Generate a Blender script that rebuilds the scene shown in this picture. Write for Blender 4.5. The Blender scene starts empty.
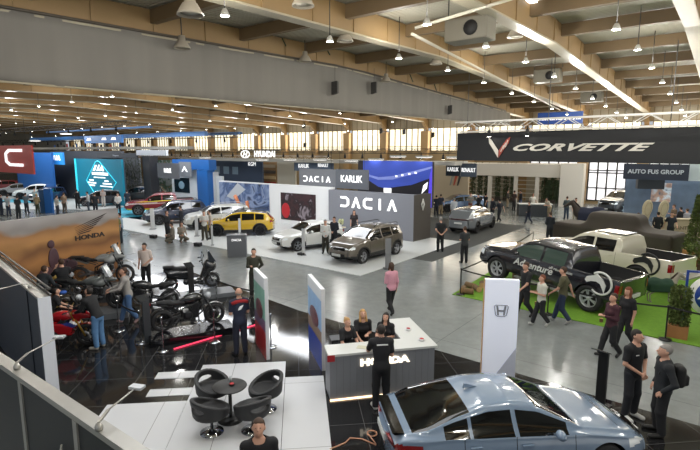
import bpy, math, random
import numpy as np
from mathutils import Vector, Matrix
PI = math.pi
C = bpy.context.scene.collection
random.seed(7); rng = np.random.default_rng(5)
# ---------------------------------------------------------------- camera geometry (a mezzanine 5.3 m above the hall floor)
FPX, TILT, HC, YAW = 488.0, math.radians(8.7), 5.3, math.radians(37.66)
ct, st = math.cos(TILT), math.sin(TILT)
cy, sy = math.cos(YAW), math.sin(YAW)
def cw(x, y, z=0.0):
    "viewer-aligned plan coordinates (x right, y away) to hall coordinates"
    return Vector((cy*x - sy*y, sy*x + cy*y, z))
def at(px, py, z=0.0):
    "where the line of sight through a pixel meets the height z"
    x = px-350; u = 225-py
    Y = FPX*ct+u*st; W = u*ct-FPX*st
    k = (z-HC)/W
    return cw(x*k, Y*k, z)
def aty(px, py, Y):
    "point on a line of sight at viewer distance Y"
    x = px-350; u = 225-py
    k = Y/(FPX*ct+u*st)
    return cw(x*k, Y, HC+(u*ct-FPX*st)*k)
def hd(deg): return math.radians(deg)+YAW

# ---------------------------------------------------------------- materials
MATS = {}
def mat(name, col, rough=.5, metal=0., coat=0., emit=0., noise=0., nscale=8., bump=0., trans=0., alpha=1., spec=None, stretch=None):
    if name in MATS: return MATS[name]
    m = bpy.data.materials.new(name); m.use_nodes = True; nt = m.node_tree
    b = nt.nodes['Principled BSDF']
    c4 = (*col[:3], 1)
    b.inputs['Base Color'].default_value = c4
    b.inputs['Roughness'].default_value = rough; b.inputs['Metallic'].default_value = metal
    b.inputs['Coat Weight'].default_value = coat; b.inputs['Coat Roughness'].default_value = .05
    if spec is not None: b.inputs['Specular IOR Level'].default_value = spec
    if emit: b.inputs['Emission Color'].default_value = c4; b.inputs['Emission Strength'].default_value = emit
    if trans: b.inputs['Transmission Weight'].default_value = trans
    if alpha < 1: b.inputs['Alpha'].default_value = alpha
    if noise or bump:
        tc = nt.nodes.new('ShaderNodeTexCoord'); mp = nt.nodes.new('ShaderNodeMapping')
        nz = nt.nodes.new('ShaderNodeTexNoise'); nz.inputs['Scale'].default_value = nscale; nz.inputs['Detail'].default_value = 4
        nt.links.new(tc.outputs['Object'], mp.inputs['Vector']); nt.links.new(mp.outputs['Vector'], nz.inputs['Vector'])
        if stretch: mp.inputs['Scale'].default_value = stretch
        if noise:
            rp = nt.nodes.new('ShaderNodeMix'); rp.data_type = 'RGBA'
            rp.inputs[6].default_value = (*[max(0, c*(1-noise)) for c in col[:3]], 1)
            rp.inputs[7].default_value = (*[min(1, c*(1+noise)) for c in col[:3]], 1)
            nt.links.new(nz.outputs['Fac'], rp.inputs[0]); nt.links.new(rp.outputs[2], b.inputs['Base Color'])
            if emit: nt.links.new(rp.outputs[2], b.inputs['Emission Color'])
        if bump:
            bp = nt.nodes.new('ShaderNodeBump'); bp.inputs['Strength'].default_value = bump; bp.inputs['Distance'].default_value = .02
            nt.links.new(nz.outputs['Fac'], bp.inputs['Height']); nt.links.new(bp.outputs['Normal'], b.inputs['Normal'])
    MATS[name] = m
    return m
def hexc(h):
    h = h.lstrip('#'); r = [int(h[i:i+2], 16)/255 for i in (0, 2, 4)]
    return tuple(c/12.92 if c <= .04045 else ((c+.055)/1.055)**2.4 for c in r)
def cloth(h, rough=.85): return mat('cloth_'+h, hexc(h), rough, noise=.12, nscale=25)
def flat(h, rough=.5, **k): return mat('finish_'+h+('_%d' % int(rough*100)), hexc(h), rough, **k)

# ---------------------------------------------------------------- objects
def prop(o, label=None, cat=None, group=None, kind=None):
    if label: o['label'] = label
    if cat: o['category'] = cat
    if group: o['group'] = group
    if kind: o['kind'] = kind
    return o
def empty(name, label, cat, loc=(0, 0, 0), rz=0., group=None, kind=None):
    o = bpy.data.objects.new(name, None); C.objects.link(o)
    o.location = loc; o.rotation_euler = (0, 0, rz); o.empty_display_size = .1
    return prop(o, label, cat, group, kind)
class MB:
    "collects simple shapes into one mesh"
    def __init__(s): s.v = []; s.f = []; s.m = []; s.sm = []
    def add(s, vs, fs, mi=0, smooth=False):
        n = len(s.v); s.v += [tuple(v) for v in vs]
        for f in fs: s.f.append(tuple(i+n for i in f)); s.m.append(mi); s.sm.append(smooth)
        return s
    def box(s, x0, x1, y0, y1, z0, z1, mi=0):
        vs = [(x, y, z) for z in (z0, z1) for y in (y0, y1) for x in (x0, x1)]
        return s.add(vs, [(0, 2, 3, 1), (4, 5, 7, 6), (0, 1, 5, 4), (2, 6, 7, 3), (0, 4, 6, 2), (1, 3, 7, 5)], mi)
    def bar(s, a, b, w, h, mi=0, up=(0, 0, 1)):
        a = Vector(a); b = Vector(b); d = (b-a).normalized(); up = Vector(up)
        if abs(d.dot(up)) > .99: up = Vector((1, 0, 0))
        x = d.cross(up).normalized(); z = x.cross(d)
        vs = [p+x*(w/2*i)+z*(h/2*j) for p in (a, b) for i, j in ((-1, -1), (1, -1), (1, 1), (-1, 1))]
        return s.add(vs, [(3, 2, 1, 0), (4, 5, 6, 7), (0, 1, 5, 4), (1, 2, 6, 5), (2, 3, 7, 6), (3, 0, 4, 7)], mi)
    def tube(s, pts, r, n=8, mi=0, cap=True):
        pts = [Vector(p) for p in pts]; rs = r if isinstance(r, (list, tuple)) else [r]*len(pts)
        vs = []; fs = []; px = None
        for i, p in enumerate(pts):
            d = (pts[min(i+1, len(pts)-1)]-pts[max(i-1, 0)]).normalized()
            if px is None:
                px = d.cross(Vector((0, 0, 1)));
                if px.length < .05: px = d.cross(Vector((0, 1, 0)))
            px = (px-d*px.dot(d)).normalized(); pz = px.cross(d)
            for k in range(n):
                a = 2*PI*k/n; vs.append(p+px*(rs[i]*math.cos(a))+pz*(rs[i]*math.sin(a)))
            if i:
                for k in range(n):
                    k2 = (k+1) % n; fs.append(((i-1)*n+k, (i-1)*n+k2, i*n+k2, i*n+k))
        s.add(vs, fs, mi, True)
        if cap:
            b = len(s.v)-len(vs)
            s.f += [tuple(b+k for k in range(n))[::-1], tuple(b+(len(pts)-1)*n+k for k in range(n))]; s.m += [mi]*2; s.sm += [False]*2
        return s
    def lathe(s, prof, n=24, mi=0, c=(0, 0, 0), axis='z'):
        vs = []; fs = []
        for r, z in prof:
            for k in range(n):
                a = 2*PI*k/n
                p = (r*math.cos(a), r*math.sin(a), z)
                if axis == 'y': p = (p[0], p[2], p[1])
                if axis == 'x': p = (p[2], p[0], p[1])
                vs.append((p[0]+c[0], p[1]+c[1], p[2]+c[2]))
        for i in range(1, len(prof)):
            for k in range(n):
                k2 = (k+1) % n; f = ((i-1)*n+k, (i-1)*n+k2, i*n+k2, i*n+k)
                fs.append(f if axis != 'y' else f[::-1])
        return s.add(vs, fs, mi, True)
    def poly(s, pts, y0, y1, mi=0):
        "prism: outline of (x, z) points, thick from y0 to y1"
        n = len(pts)
        vs = [(x, y0, z) for x, z in pts]+[(x, y1, z) for x, z in pts]
        fs = [tuple(range(n)), tuple(range(2*n-1, n-1, -1))]+[(i, i+n, (i+1) % n+n, (i+1) % n) for i in range(n)]
        return s.add(vs, fs, mi)
    def ell(s, c, r, n=14, mi=0):
        prof = [(math.sin(PI*i/(n//2+2)), -math.cos(PI*i/(n//2+2))) for i in range(n//2+3)]
        vs = []; fs = []
        for a, z in prof:
            for k in range(n):
                t = 2*PI*k/n; vs.append((c[0]+r[0]*a*math.cos(t), c[1]+r[1]*a*math.sin(t), c[2]+r[2]*z))
        for i in range(1, len(prof)):
            for k in range(n): k2 = (k+1) % n; fs.append(((i-1)*n+k, (i-1)*n+k2, i*n+k2, i*n+k))
        return s.add(vs, fs, mi, True)
    def build(s, name, m, parent=None, loc=None, rz=None, bevel=0., label=None, cat=None, group=None, kind=None):
        me = bpy.data.meshes.new(name); me.from_pydata(s.v, [], s.f)
        for mm in (m if isinstance(m, (list, tuple)) else [m]): me.materials.append(mm)
        me.polygons.foreach_set('material_index', s.m); me.polygons.foreach_set('use_smooth', s.sm); me.update()
        o = bpy.data.objects.new(name, me); C.objects.link(o)
        if parent: o.parent = parent
        if loc is not None: o.location = loc
        if rz is not None: o.rotation_euler = (0, 0, rz)
        if bevel:
            b = o.modifiers.new('bevel', 'BEVEL'); b.width = bevel; b.segments = 2; b.limit_method = 'ANGLE'
        return prop(o, label, cat, group, kind)
def copy_tree(o, parent=None):
    c = o.copy(); C.objects.link(c)
    if parent: c.parent = parent
    for ch in o.children: copy_tree(ch, c)
    return c
def text(body, name, m, parent, loc, size, rot=(PI/2, 0, 0), shear=0., extrude=.01, bold=0., align='CENTER', width=None, space=1., kind=None):
    cu = bpy.data.curves.new(name, 'FONT'); cu.body = body; cu.size = size; cu.shear = shear; cu.extrude = extrude
    cu.offset = bold; cu.align_x = align; cu.align_y = 'CENTER'; cu.space_character = space; cu.resolution_u = 3
    cu.materials.append(m)
    o = bpy.data.objects.new(name, cu); C.objects.link(o); o.parent = parent; o.location = loc; o.rotation_euler = rot
    if width: o.scale = (width, 1, 1)
    me = bpy.data.meshes.new_from_object(o); o2 = bpy.data.objects.new(name, me); C.objects.link(o2)
    o2.parent = parent; o2.location = o.location; o2.rotation_euler = o.rotation_euler; o2.scale = o.scale
    bpy.data.objects.remove(o); o2.name = name
    return o2
def mesh_np(name, V, F, m, parent=None, smooth=True, normals=None, mats=None, mi=None):
    me = bpy.data.meshes.new(name)
    me.vertices.add(len(V)); me.vertices.foreach_set('co', np.asarray(V, np.float32).ravel())
    F = np.asarray(F, np.int32); k = F.shape[1]
    me.loops.add(F.size); me.loops.foreach_set('vertex_index', F.ravel())
    me.polygons.add(len(F)); me.polygons.foreach_set('loop_start', np.arange(0, F.size, k, dtype=np.int32))
    me.polygons.foreach_set('loop_total', np.full(len(F), k, np.int32))
    me.update(calc_edges=True); me.validate()
    for x in (mats or [m]): me.materials.append(x)
    if mi is not None: me.polygons.foreach_set('material_index', np.asarray(mi, np.int32))
    me.polygons.foreach_set('use_smooth', np.full(len(me.polygons), smooth))
    if normals is not None and len(me.vertices) == len(V):
        me.normals_split_custom_set_from_vertices([tuple(n) for n in normals])
    o = bpy.data.objects.new(name, me); C.objects.link(o)
    if parent: o.parent = parent
    return o

# ---------------------------------------------------------------- implicit surfaces
def cone(p, a, b, r1, r2=None):
    r2 = r1 if r2 is None else r2
    a = np.asarray(a, float); b = np.asarray(b, float); d = b-a
    t = np.clip(((p-a)@d)/max(d@d, 1e-9), 0, 1)
    q = p-a-t[:, None]*d
    return np.sqrt((q*q).sum(1))-(r1+t*(r2-r1))
def elli(p, c, r):
    q = (p-np.asarray(c, float))/np.asarray(r, float)
    k0 = np.sqrt((q*q).sum(1))+1e-9; q2 = q/np.asarray(r, float)
    return k0*(k0-1)/(np.sqrt((q2*q2).sum(1))+1e-9)
def smin(a, b, k):
    h = np.maximum(k-np.abs(a-b), 0)/k
    return np.minimum(a, b)-h*h*k*.25
def smax(a, b, k): return -smin(-a, -b, k)
def rbox(p, c, r, e):
    q = np.abs(p-np.asarray(c, float))-(np.asarray(r, float)-e)
    return np.sqrt((np.maximum(q, 0)**2).sum(1))+np.minimum(q.max(1), 0)-e
def rotp(p, c, ax, ang):
    "sample points turned by -ang about axis ax through c"
    R = np.array(Matrix.Rotation(-ang, 3, ax)); c = np.asarray(c, float)
    return (p-c)@R.T+c
def snet(f, lo, hi, h):
    lo = np.asarray(lo, float); n = np.maximum(np.ceil((np.asarray(hi, float)-lo)/h).astype(int)+1, 3)
    ax = [lo[i]+h*np.arange(n[i]) for i in range(3)]
    P = np.stack(np.meshgrid(*ax, indexing='ij'), -1).reshape(-1, 3)
    v = f(P).reshape(n); v[0] = v[-1] = 1; v[:, 0] = v[:, -1] = 1; v[:, :, 0] = v[:, :, -1] = 1
    ins = v < 0
    m = n-1
    S = np.zeros((*m, 3)); K = np.zeros(m)
    corner = [(i, j, k) for i in (0, 1) for j in (0, 1) for k in (0, 1)]
    sl = lambda c: tuple(slice(c[i], c[i]+m[i]) for i in range(3))
    for a in corner:
        for d in range(3):
            if a[d]: continue
            b = list(a); b[d] = 1
            va, vb = v[sl(a)], v[sl(b)]; cr = (va < 0) != (vb < 0)
            t = np.where(cr, va/np.where(cr, va-vb, 1), 0)
            for e in range(3): S[..., e] += cr*(a[e]+(t if e == d else 0))
            K += cr
    act = K > 0; idx = -np.ones(m, int); idx[act] = np.arange(act.sum())
    ci = np.argwhere(act)
    V = lo+h*(ci+S[act]/K[act][:, None])
    F = []
    for d in range(3):
        e, g = (d+1) % 3, (d+2) % 3
        s0 = [slice(1, m[i]) for i in range(3)]; s0[d] = slice(0, m[d])
        s1 = list(s0); s1[d] = slice(1, m[d]+1)
        a, b = ins[tuple(s0)], ins[tuple(s1)]
        q = np.argwhere(a != b); sign = a[tuple(q.T)]
        off = np.ones(3, int); off[d] = 0; q = q+off
        def cell(de, dg):
            c = q.copy(); c[:, e] -= de; c[:, g] -= dg; return idx[tuple(c.T)]
        A, B, D, E_ = cell(1, 1), cell(0, 1), cell(0, 0), cell(1, 0)
        f1 = np.stack([A, B, D, E_], 1); f2 = f1[:, ::-1]
        F.append(np.where(sign[:, None], f1, f2))
    F = np.concatenate(F) if F else np.zeros((0, 4), int)
    F = F[(F >= 0).all(1)]
    return V, F
def blob(name, f, lo, hi, h, m, parent=None):
    V, F = snet(f, lo, hi, h)
    return mesh_np(name, V, F, m, parent)
# ---------------------------------------------------------------- people
SKIN = {'pale': '#b98e78', 'tan': '#a97c62', 'mid': '#a06a4c'}
HAIR = {'dark': '#1c1510', 'brown': '#3b2616', 'blond': '#a8824e', 'grey': '#7d7a76', 'red': '#6a3519'}
ARM = dict(down=((.05, -.03, -.29), (.06, .05, -.54)), phone=((.04, .02, -.29), (-.09, .27, -.22)), clasp=((.07, .02, -.28), (-.13, .19, -.43)),
           pocket=((.11, -.07, -.27), (.01, .07, -.47)), reach=((.05, .17, -.23), (-.02, .42, -.28)), cross=((.05, .08, -.28), (-.2, .22, -.2)),
           face=((.09, .19, -.2), (-.08, .27, .04)), back=((.09, -.13, -.26), (-.08, -.17, -.43)), swing=((.05, .12, -.27), (.02, .3, -.42)),
           swingb=((.06, -.16, -.25), (.07, -.24, -.49)), lap=((.06, .06, -.28), (-.04, .3, -.36)), out=((.1, .2, -.2), (.05, .5, -.2)))
NP = 0
def person(px, py, head, label, shirt='#15161a', pants='#15161a', shoes='#111111', hair='dark', skin='pale', Hh=1.75, pose='stand', arms=('down', 'down'),
           lean=0., nod=0., turn=0., sleeve='short', style='short', group=None, z=0., stride=.62, h=None, build=1., pos=None, logo=None, female=False, detail=None, hairlen=.2, lean_x=0., extra=None, coat=None):
    "a clothed figure; px, py where the feet stand, head = direction it faces (viewer-aligned degrees)"
    global NP; NP += 1
    base = pos if pos is not None else at(px, py, z)
    dist = (base-Vector((0, 0, HC))).length
    if h is None: h = .0135 if dist < 13 else .02 if dist < 22 else .03 if dist < 34 else .04
    near = dist < 16
    root = empty('person', label, 'person', base, hd(head)-PI/2, group)
    k = Hh/1.75; root.scale = (k*build, k*build, k)
    hz = .93
    pz = {'stand': .93, 'walk': .905, 'crouch': .36, 'sit': .52, 'stool': .78}[pose]
    Pp = np.array([0, 0, pz])
    sh = .158 if female else .18
    def T(v):  # torso frame -> person frame
        v = np.asarray(v, float); R = np.array(Matrix.Rotation(lean_x, 3, 'Y') @ Matrix.Rotation(-lean, 3, 'X')); return Pp+R@(v-Pp)
    N = T([0, 0, pz+.555]); Hc_ = T([0, .02, pz+.555])+np.array([0, math.sin(nod)*.1+.015, .155*math.cos(nod*.6)])
    legs = []
    for sx in (-1, 1):
        hp = Pp+[sx*.09, 0, -.03]
        if pose == 'stand': kn, an, to = [sx*.1, .03, .5], [sx*.115, -.01, .085], [sx*.15, .17, .035]
        elif pose == 'walk':
            if sx == 1: kn, an, to = [.09, .2*stride, .5], [.09, .36*stride, .11], [.1, .53*stride, .08]
            else: kn, an, to = [-.09, .0, .47], [-.09, -.36*stride, .17], [-.09, -.24*stride, .04]
        elif pose == 'crouch': kn, an, to = [sx*.16, .36, .46 if sx > 0 else .2], [sx*.13, .06, .1], [sx*.15, .24, .035]
        elif pose == 'stool': kn, an, to = [sx*.13, .36, .72], [sx*.12, .25, .32], [sx*.14, .4, .27]
        else: kn, an, to = [sx*.12, .42, .52], [sx*.12, .4, .09], [sx*.14, .57, .035]
        legs.append([hp, np.array(kn, float), np.array(an, float), np.array(to, float)])
    Ar = []
    for i, sx in enumerate((-1, 1)):
        S = T([sx*sh, 0, pz+.475]); e, w = ARM[arms[i]]
        R = np.array(Matrix.Rotation(-lean*.45, 3, 'X'))
        E_ = S+R@np.array([sx*e[0], e[1], e[2]]); W_ = S+R@np.array([sx*w[0], w[1], w[2]])
        Ar.append([S, E_, W_])
    Rh = (turn, nod)
    def hf(p):
        q = rotp(p, Hc_, 'Z', turn); return rotp(q, Hc_, 'X', -nod)
    def tf(p):
        q = rotp(p, Pp, 'Y', lean_x) if lean_x else p
        return rotp(q, Pp, 'X', -lean)
    def torso(p, g=0.):
        q = tf(p); fz = pz
        d = elli(q, [0, .0, fz+.36], [sh*.93+g, .115+g, .24+g])
        d = smin(d, elli(q, [0, .005, fz+.12], [.135+g, .1+g, .2+g]), .07)
        d = smin(d, elli(q, [0, -.005, fz-.02], [.155+g, .115+g, .14+g]), .05)
        d = smin(d, cone(q, [-sh, 0, fz+.47], [sh, 0, fz+.47], .058+g), .05)
        if female: d = smin(d, cone(q, [-.07, .085, fz+.34], [.07, .085, fz+.34], .06+g), .04)
        return d
    def head_s(p):
        q = hf(p); c = Hc_
        d = elli(q, c+[0, -.008, .02], [.076, .095, .098])
        d = smin(d, elli(q, c+[0, .025, -.05], [.054, .066, .068]), .04)
        d = smin(d, cone(q, c+[0, .09, .01], c+[0, .112, -.022], .008, .015), .012)
        d = smin(d, cone(q, c+[-.018, .088, -.062], c+[.018, .088, -.062], .008), .012)
        for sx in (-1, 1): d = smin(d, elli(q, c+[sx*.08, -.01, 0], [.014, .026, .034]), .01)
        return d
    def arm(p, a, g=0., fr=1.):
        d = cone(p, a[0], a[1], .052+g, .04+g)
        return smin(d, cone(p, a[1], a[1]+(a[2]-a[1])*fr, .04+g, .04-.013*fr+g), .02)
    def hand(p, a, sx):
        u = a[2]-a[1]; u = u/np.linalg.norm(u); s = np.cross(u, [0, 1, 0] if abs(u[1]) < .8 else [0, 0, 1]); s /= np.linalg.norm(s); n = np.cross(u, s)
        w = a[2]
        d = smin(cone(p, w, w+u*.045, .026, .024), smin(cone(p, w+u*.05-s*.022, w+u*.085-s*.028, .016), cone(p, w+u*.05+s*.022, w+u*.085+s*.028, .016), .02), .02)
        if h < .016:
            for j, (o, L) in enumerate(((-.033, .062), (-.011, .074), (.011, .07), (.033, .054))):
                b = w+u*.09+s*o; m_ = b+u*L*.55+n*.008; d = smin(d, cone(p, b, m_, .0098), .006); d = smin(d, cone(p, m_, b+u*L*.85+n*L*.5, .0095, .0085), .005)
            b = w+u*.03-s*.03; m_ = b+u*.035-s*.025+n*.012; d = smin(d, cone(p, b, m_, .012), .008); d = smin(d, cone(p, m_, m_+u*.03+n*.012, .0105, .009), .005)
        else: d = smin(d, cone(p, w+u*.08, w+u*.14+n*.03, .025, .018), .02)
        return d
    def leg(p, L, g=0., fl=0.):
        return smin(cone(p, L[0], L[1], .083+g, .058+g+fl), cone(p, L[1], L[2], .056+g+fl, .038+g+fl*1.3), .03)
    def foot(p, L, g=0.):
        hl = L[2]+(L[2]-L[1])/np.linalg.norm(L[2]-L[1])*.035
        return smin(cone(p, L[2], hl, .036+g, .036+g), cone(p, hl, L[3], .036+g, .034+g), .03)
    def full(p):
        d = torso(p, -.006)
        d = smin(d, cone(p, N-[0, 0, .05], Hc_-[0, .01, .05], .058, .052), .03)
        d = smin(d, head_s(p), .02)
        for i, sx in enumerate((-1, 1)):
            d = smin(d, arm(p, Ar[i]), .03); d = smin(d, hand(p, Ar[i], sx), .01)
            d = smin(d, leg(p, legs[i], -.004), .03); d = smin(d, foot(p, legs[i], -.006), .02)
        return d
    allp = np.array([Hc_]+[v for a in Ar for v in a]+[v for l in legs for v in l]+[Pp])
    lo = allp.min(0)-.16; hi = allp.max(0)+.16; lo[2] = max(lo[2], -.02)
    sk = mat('skin_'+skin, hexc(SKIN[skin]), .55, noise=.06, nscale=12)
    blob('body', full, lo, hi, h, sk, root)
    # shirt
    fr = {'short': .0, 'long': .93, 'none': -1}[sleeve]
    def shirt_f(p):
        d = torso(p, .016)
        q = tf(p)
        for i in (0, 1):
            a = Ar[i]
            if fr > 0: d2 = smin(cone(p, a[0], a[1], .062, .054), cone(p, a[1], a[1]+(a[2]-a[1])*fr, .053, .04), .02)
            else:
                e = a[0]+(a[1]-a[0])*.78; d2 = cone(p, a[0], e, .066, .062)
                n = (a[1]-a[0])/np.linalg.norm(a[1]-a[0]); d2 = np.maximum(d2, (p-e)@n-.01)
            d = smin(d, d2, .03)
        hem = pz-.09 if coat is None else pz-coat
        if pose in ('crouch', 'sit', 'stool'): hem = pz-.03
        d = np.maximum(d, hem-q[:, 2])
        nk = np.sqrt(q[:, 0]**2+(q[:, 1]-.02)**2)
        return np.maximum(d, np.where(nk < .085, q[:, 2]-(pz+.535-.3*np.maximum(q[:, 1]-.02, 0)), -1))
    sm_ = cloth(shirt)
    so = blob('shirt' if sleeve == 'short' else 'jacket', shirt_f, [lo[0], lo[1], Pp[2]-.35], [hi[0], hi[1], N[2]+.12], h, sm_, root)
    def pants_f(p):
        q = tf(p)
        d = elli(q, [0, -.005, pz-.04], [.158, .118, .14])
        for l in legs:
            d2 = leg(p, l, .012, .012)
            n = (l[2]-l[1])/np.linalg.norm(l[2]-l[1]); d2 = np.maximum(d2, (p-l[2])@n-.02)
            d = smin(d, d2, .025)
        return np.maximum(d, q[:, 2]-(pz+.04))
    blob('trousers', pants_f, [lo[0], lo[1], 0], [hi[0], hi[1], pz+.22], h, cloth(pants), root)
    for l in legs:
        a = np.array([l[2], l[3]]); blob('shoe', lambda p: np.maximum(foot(p, l, .008), (p@((l[1]-l[2])/np.linalg.norm(l[1]-l[2]))-(l[2]@((l[1]-l[2])/np.linalg.norm(l[1]-l[2])))-.03)), a.min(0)-.1, a.max(0)+.1, min(h, .02), flat(shoes, .5), root)
    # hair
    if style != 'bald':
        def hair_f(p):
            q = hf(p)-Hc_; o = np.zeros(3)
            d = elli(q, [0, -.014, .03], [.086, .101, .106])
            face = np.maximum(q[:, 1]-.035-.0*q[:, 2], .058-q[:, 2])
            keep = np.where(q[:, 2] > .062+.3*np.maximum(q[:, 1]-.06, 0), -1., np.maximum(q[:, 1]-.012+.25*np.minimum(q[:, 2], 0), -.075-q[:, 2]))
            keep = np.where(q[:, 2] > .07, -1., (q[:, 1]-.015))
            d = np.maximum(d, np.minimum(.056-q[:, 2], np.maximum(q[:, 1]-.012, -.06-q[:, 2])))
            if style == 'long':
                d = smin(d, cone(q, [0, -.06, .0], [0, -.075, -hairlen], .075, .05), .03)
                for sx in (-1, 1): d = smin(d, cone(q, [sx*.07, -.01, .03], [sx*.085, -.0, -hairlen*.9], .026, .03), .02)
            if style == 'tail': d = smin(d, cone(q, [0, -.1, .03], [0, -.15, -.16], .03, .02), .02)
            if style == 'bun': d = smin(d, elli(q, [0, -.075, .11], [.04, .04, .04]), .01)
            return d
        blob('hair', hair_f, Hc_-[.15, .22, .2+(hairlen if style == 'long' else 0)], Hc_+[.15, .16, .2], min(h, .02), mat('hair_'+hair, hexc(HAIR[hair]), .7, noise=.25, nscale=60), root)
    elif hair:
        def fr_(p):
            q = hf(p)-Hc_; d = elli(q, [0, -.012, .02], [.081, .1, .09]); return np.maximum(d, np.maximum(q[:, 2]-.02, np.maximum(q[:, 1]-.0, -.05-q[:, 2])))
        blob('hair', fr_, Hc_-[.15, .2, .2], Hc_+[.15, .16, .2], min(h, .02), mat('hair_'+hair, hexc(HAIR[hair]), .7, noise=.25, nscale=60), root)
    RH = Matrix.Rotation(turn, 3, 'Z') @ Matrix.Rotation(-nod, 3, 'X')
    if near:
        for sx in (-1, 1):
            MB().ell(Vector(Hc_)+RH@Vector((sx*.03, .084, .004)), (.011, .008, .006), 8).build('eye', flat('#1a120e', .3), root)
    if logo == 'wing':
        b = MB(); pts = [(-.07, -.045), (-.05, .01), (-.02, .05), (.07, .075), (.045, .045), (.055, .035), (.03, .02), (.04, .008), (.015, -.005), (.02, -.02), (0, -.03)]
        o = []
        Rm = Matrix.Rotation(-lean, 3, 'X')
        lg = MB().poly(pts, -.006, .006)
        lo_ = lg.build('wing_emblem', flat('#e8e8e8', .6), root); lo_.location = Vector(T([0, -.137, pz+.34])); lo_.rotation_euler = (-lean, 0, 0)
        y = MB(); y.tube([T([-sh-.02, -.05, pz+.46]), T([-sh*.5, -.085, pz+.5]), T([0, -.09, pz+.51]), T([sh*.5, -.085, pz+.5]), T([sh+.02, -.05, pz+.46])], .045, 10)
        y.build('shoulder_yoke', cloth('#8e1a1c'), root)
    if logo == 'line':
        MB().box(-.11, .11, -.006, .006, -.012, .012).build('back_lettering', flat('#cfcfcf', .6), root, loc=Vector(T([0, -.133, pz+.44])))
    if logo == 'chest':
        MB().box(-.035, .035, -.005, .005, -.008, .008).build('chest_lettering', flat('#cfcfcf', .6), root, loc=Vector(T([.08, .125, pz+.38])))
    if logo == 'lanyard':
        b = MB(); b.tube([T([-.06, .06, pz+.53]), T([0, .135, pz+.28]), T([.06, .06, pz+.53])], .006, 5); b.box(-.03, .03, .132, .138, pz+.2, pz+.28)
        b.build('lanyard', flat('#d8d8d8', .6), root)
    if logo == 'glasses' or extra == 'glasses':
        b = MB()
        for sx in (-1, 1):
            c = Vector(Hc_); b.tube([c+RH@Vector((sx*.032+.022*math.cos(a), .1, .006+.016*math.sin(a))) for a in [2*PI*i/10 for i in range(11)]], .0025, 4)
            b.tube([c+RH@Vector((sx*.054, .1, .008)), c+RH@Vector((sx*.078, .02, .008))], .0025, 4)
        b.build('glasses', flat('#202020', .3), root)
    if style == 'cap': pass
    return root
# ---------------------------------------------------------------- cars
def lerp_pts(pts, x):
    xs = [p[0] for p in pts]; ys = [p[1] for p in pts]
    return np.interp(x, xs, ys)
def smooth_pts(pts, x, r):
    "profile rounded over a run of length r"
    k = np.linspace(-1, 1, 9); w = 1-abs(k)*.9
    return sum(wi*lerp_pts(pts, x+ki*r) for ki, wi in zip(k, w))/w.sum()
def wheel(parent, x, y, R, wd, side, rimc, spokes=5, h=None, dark=False):
    r = empty('wheel', None, None, (x, y, R)); r.parent = parent
    t = MB(); rr = R*.68
    t.lathe([(rr, -wd/2), (R*.93, -wd/2), (R, -wd/2+.03), (R, wd/2-.03), (R*.93, wd/2), (rr, wd/2), (rr, -wd/2)], 32, axis='y')
    t.build('tyre', mat('tyre', (.012, .012, .013), .8, noise=.2, nscale=30), r)
    s = side  # +1 rim faces +y
    m = MB(); f = s*(wd/2-.02)
    m.lathe([(rr, -wd/2*.9), (rr*.96, f), (rr*.9, f), (rr*.88, -s*wd*.3)] if s > 0 else [(rr, wd/2*.9), (rr*.96, f), (rr*.9, f), (rr*.88, -s*wd*.3)], 32, axis='y')
    m.lathe([(.0, f-s*.02), (rr*.22, f-s*.02), (rr*.24, f-s*.05)], 16, axis='y')
    for i in range(spokes):
        a = 2*PI*i/spokes+.3
        for da in (-.13, .13) if spokes < 8 else (0,):
            p0 = (rr*.15*math.cos(a), f-s*.035, rr*.15*math.sin(a)); p1 = (rr*.93*math.cos(a+da), f-s*.015, rr*.93*math.sin(a+da))
            m.bar(p0, p1, rr*.11, .03, up=(0, 1, 0))
    m.build('rim', rimc, r)
    d = MB(); d.lathe([(0, -s*wd*.1), (rr*.88, -s*wd*.1)], 20, axis='y'); d.build('brake_disc', flat('#101012', .6), r)
    return r
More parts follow.
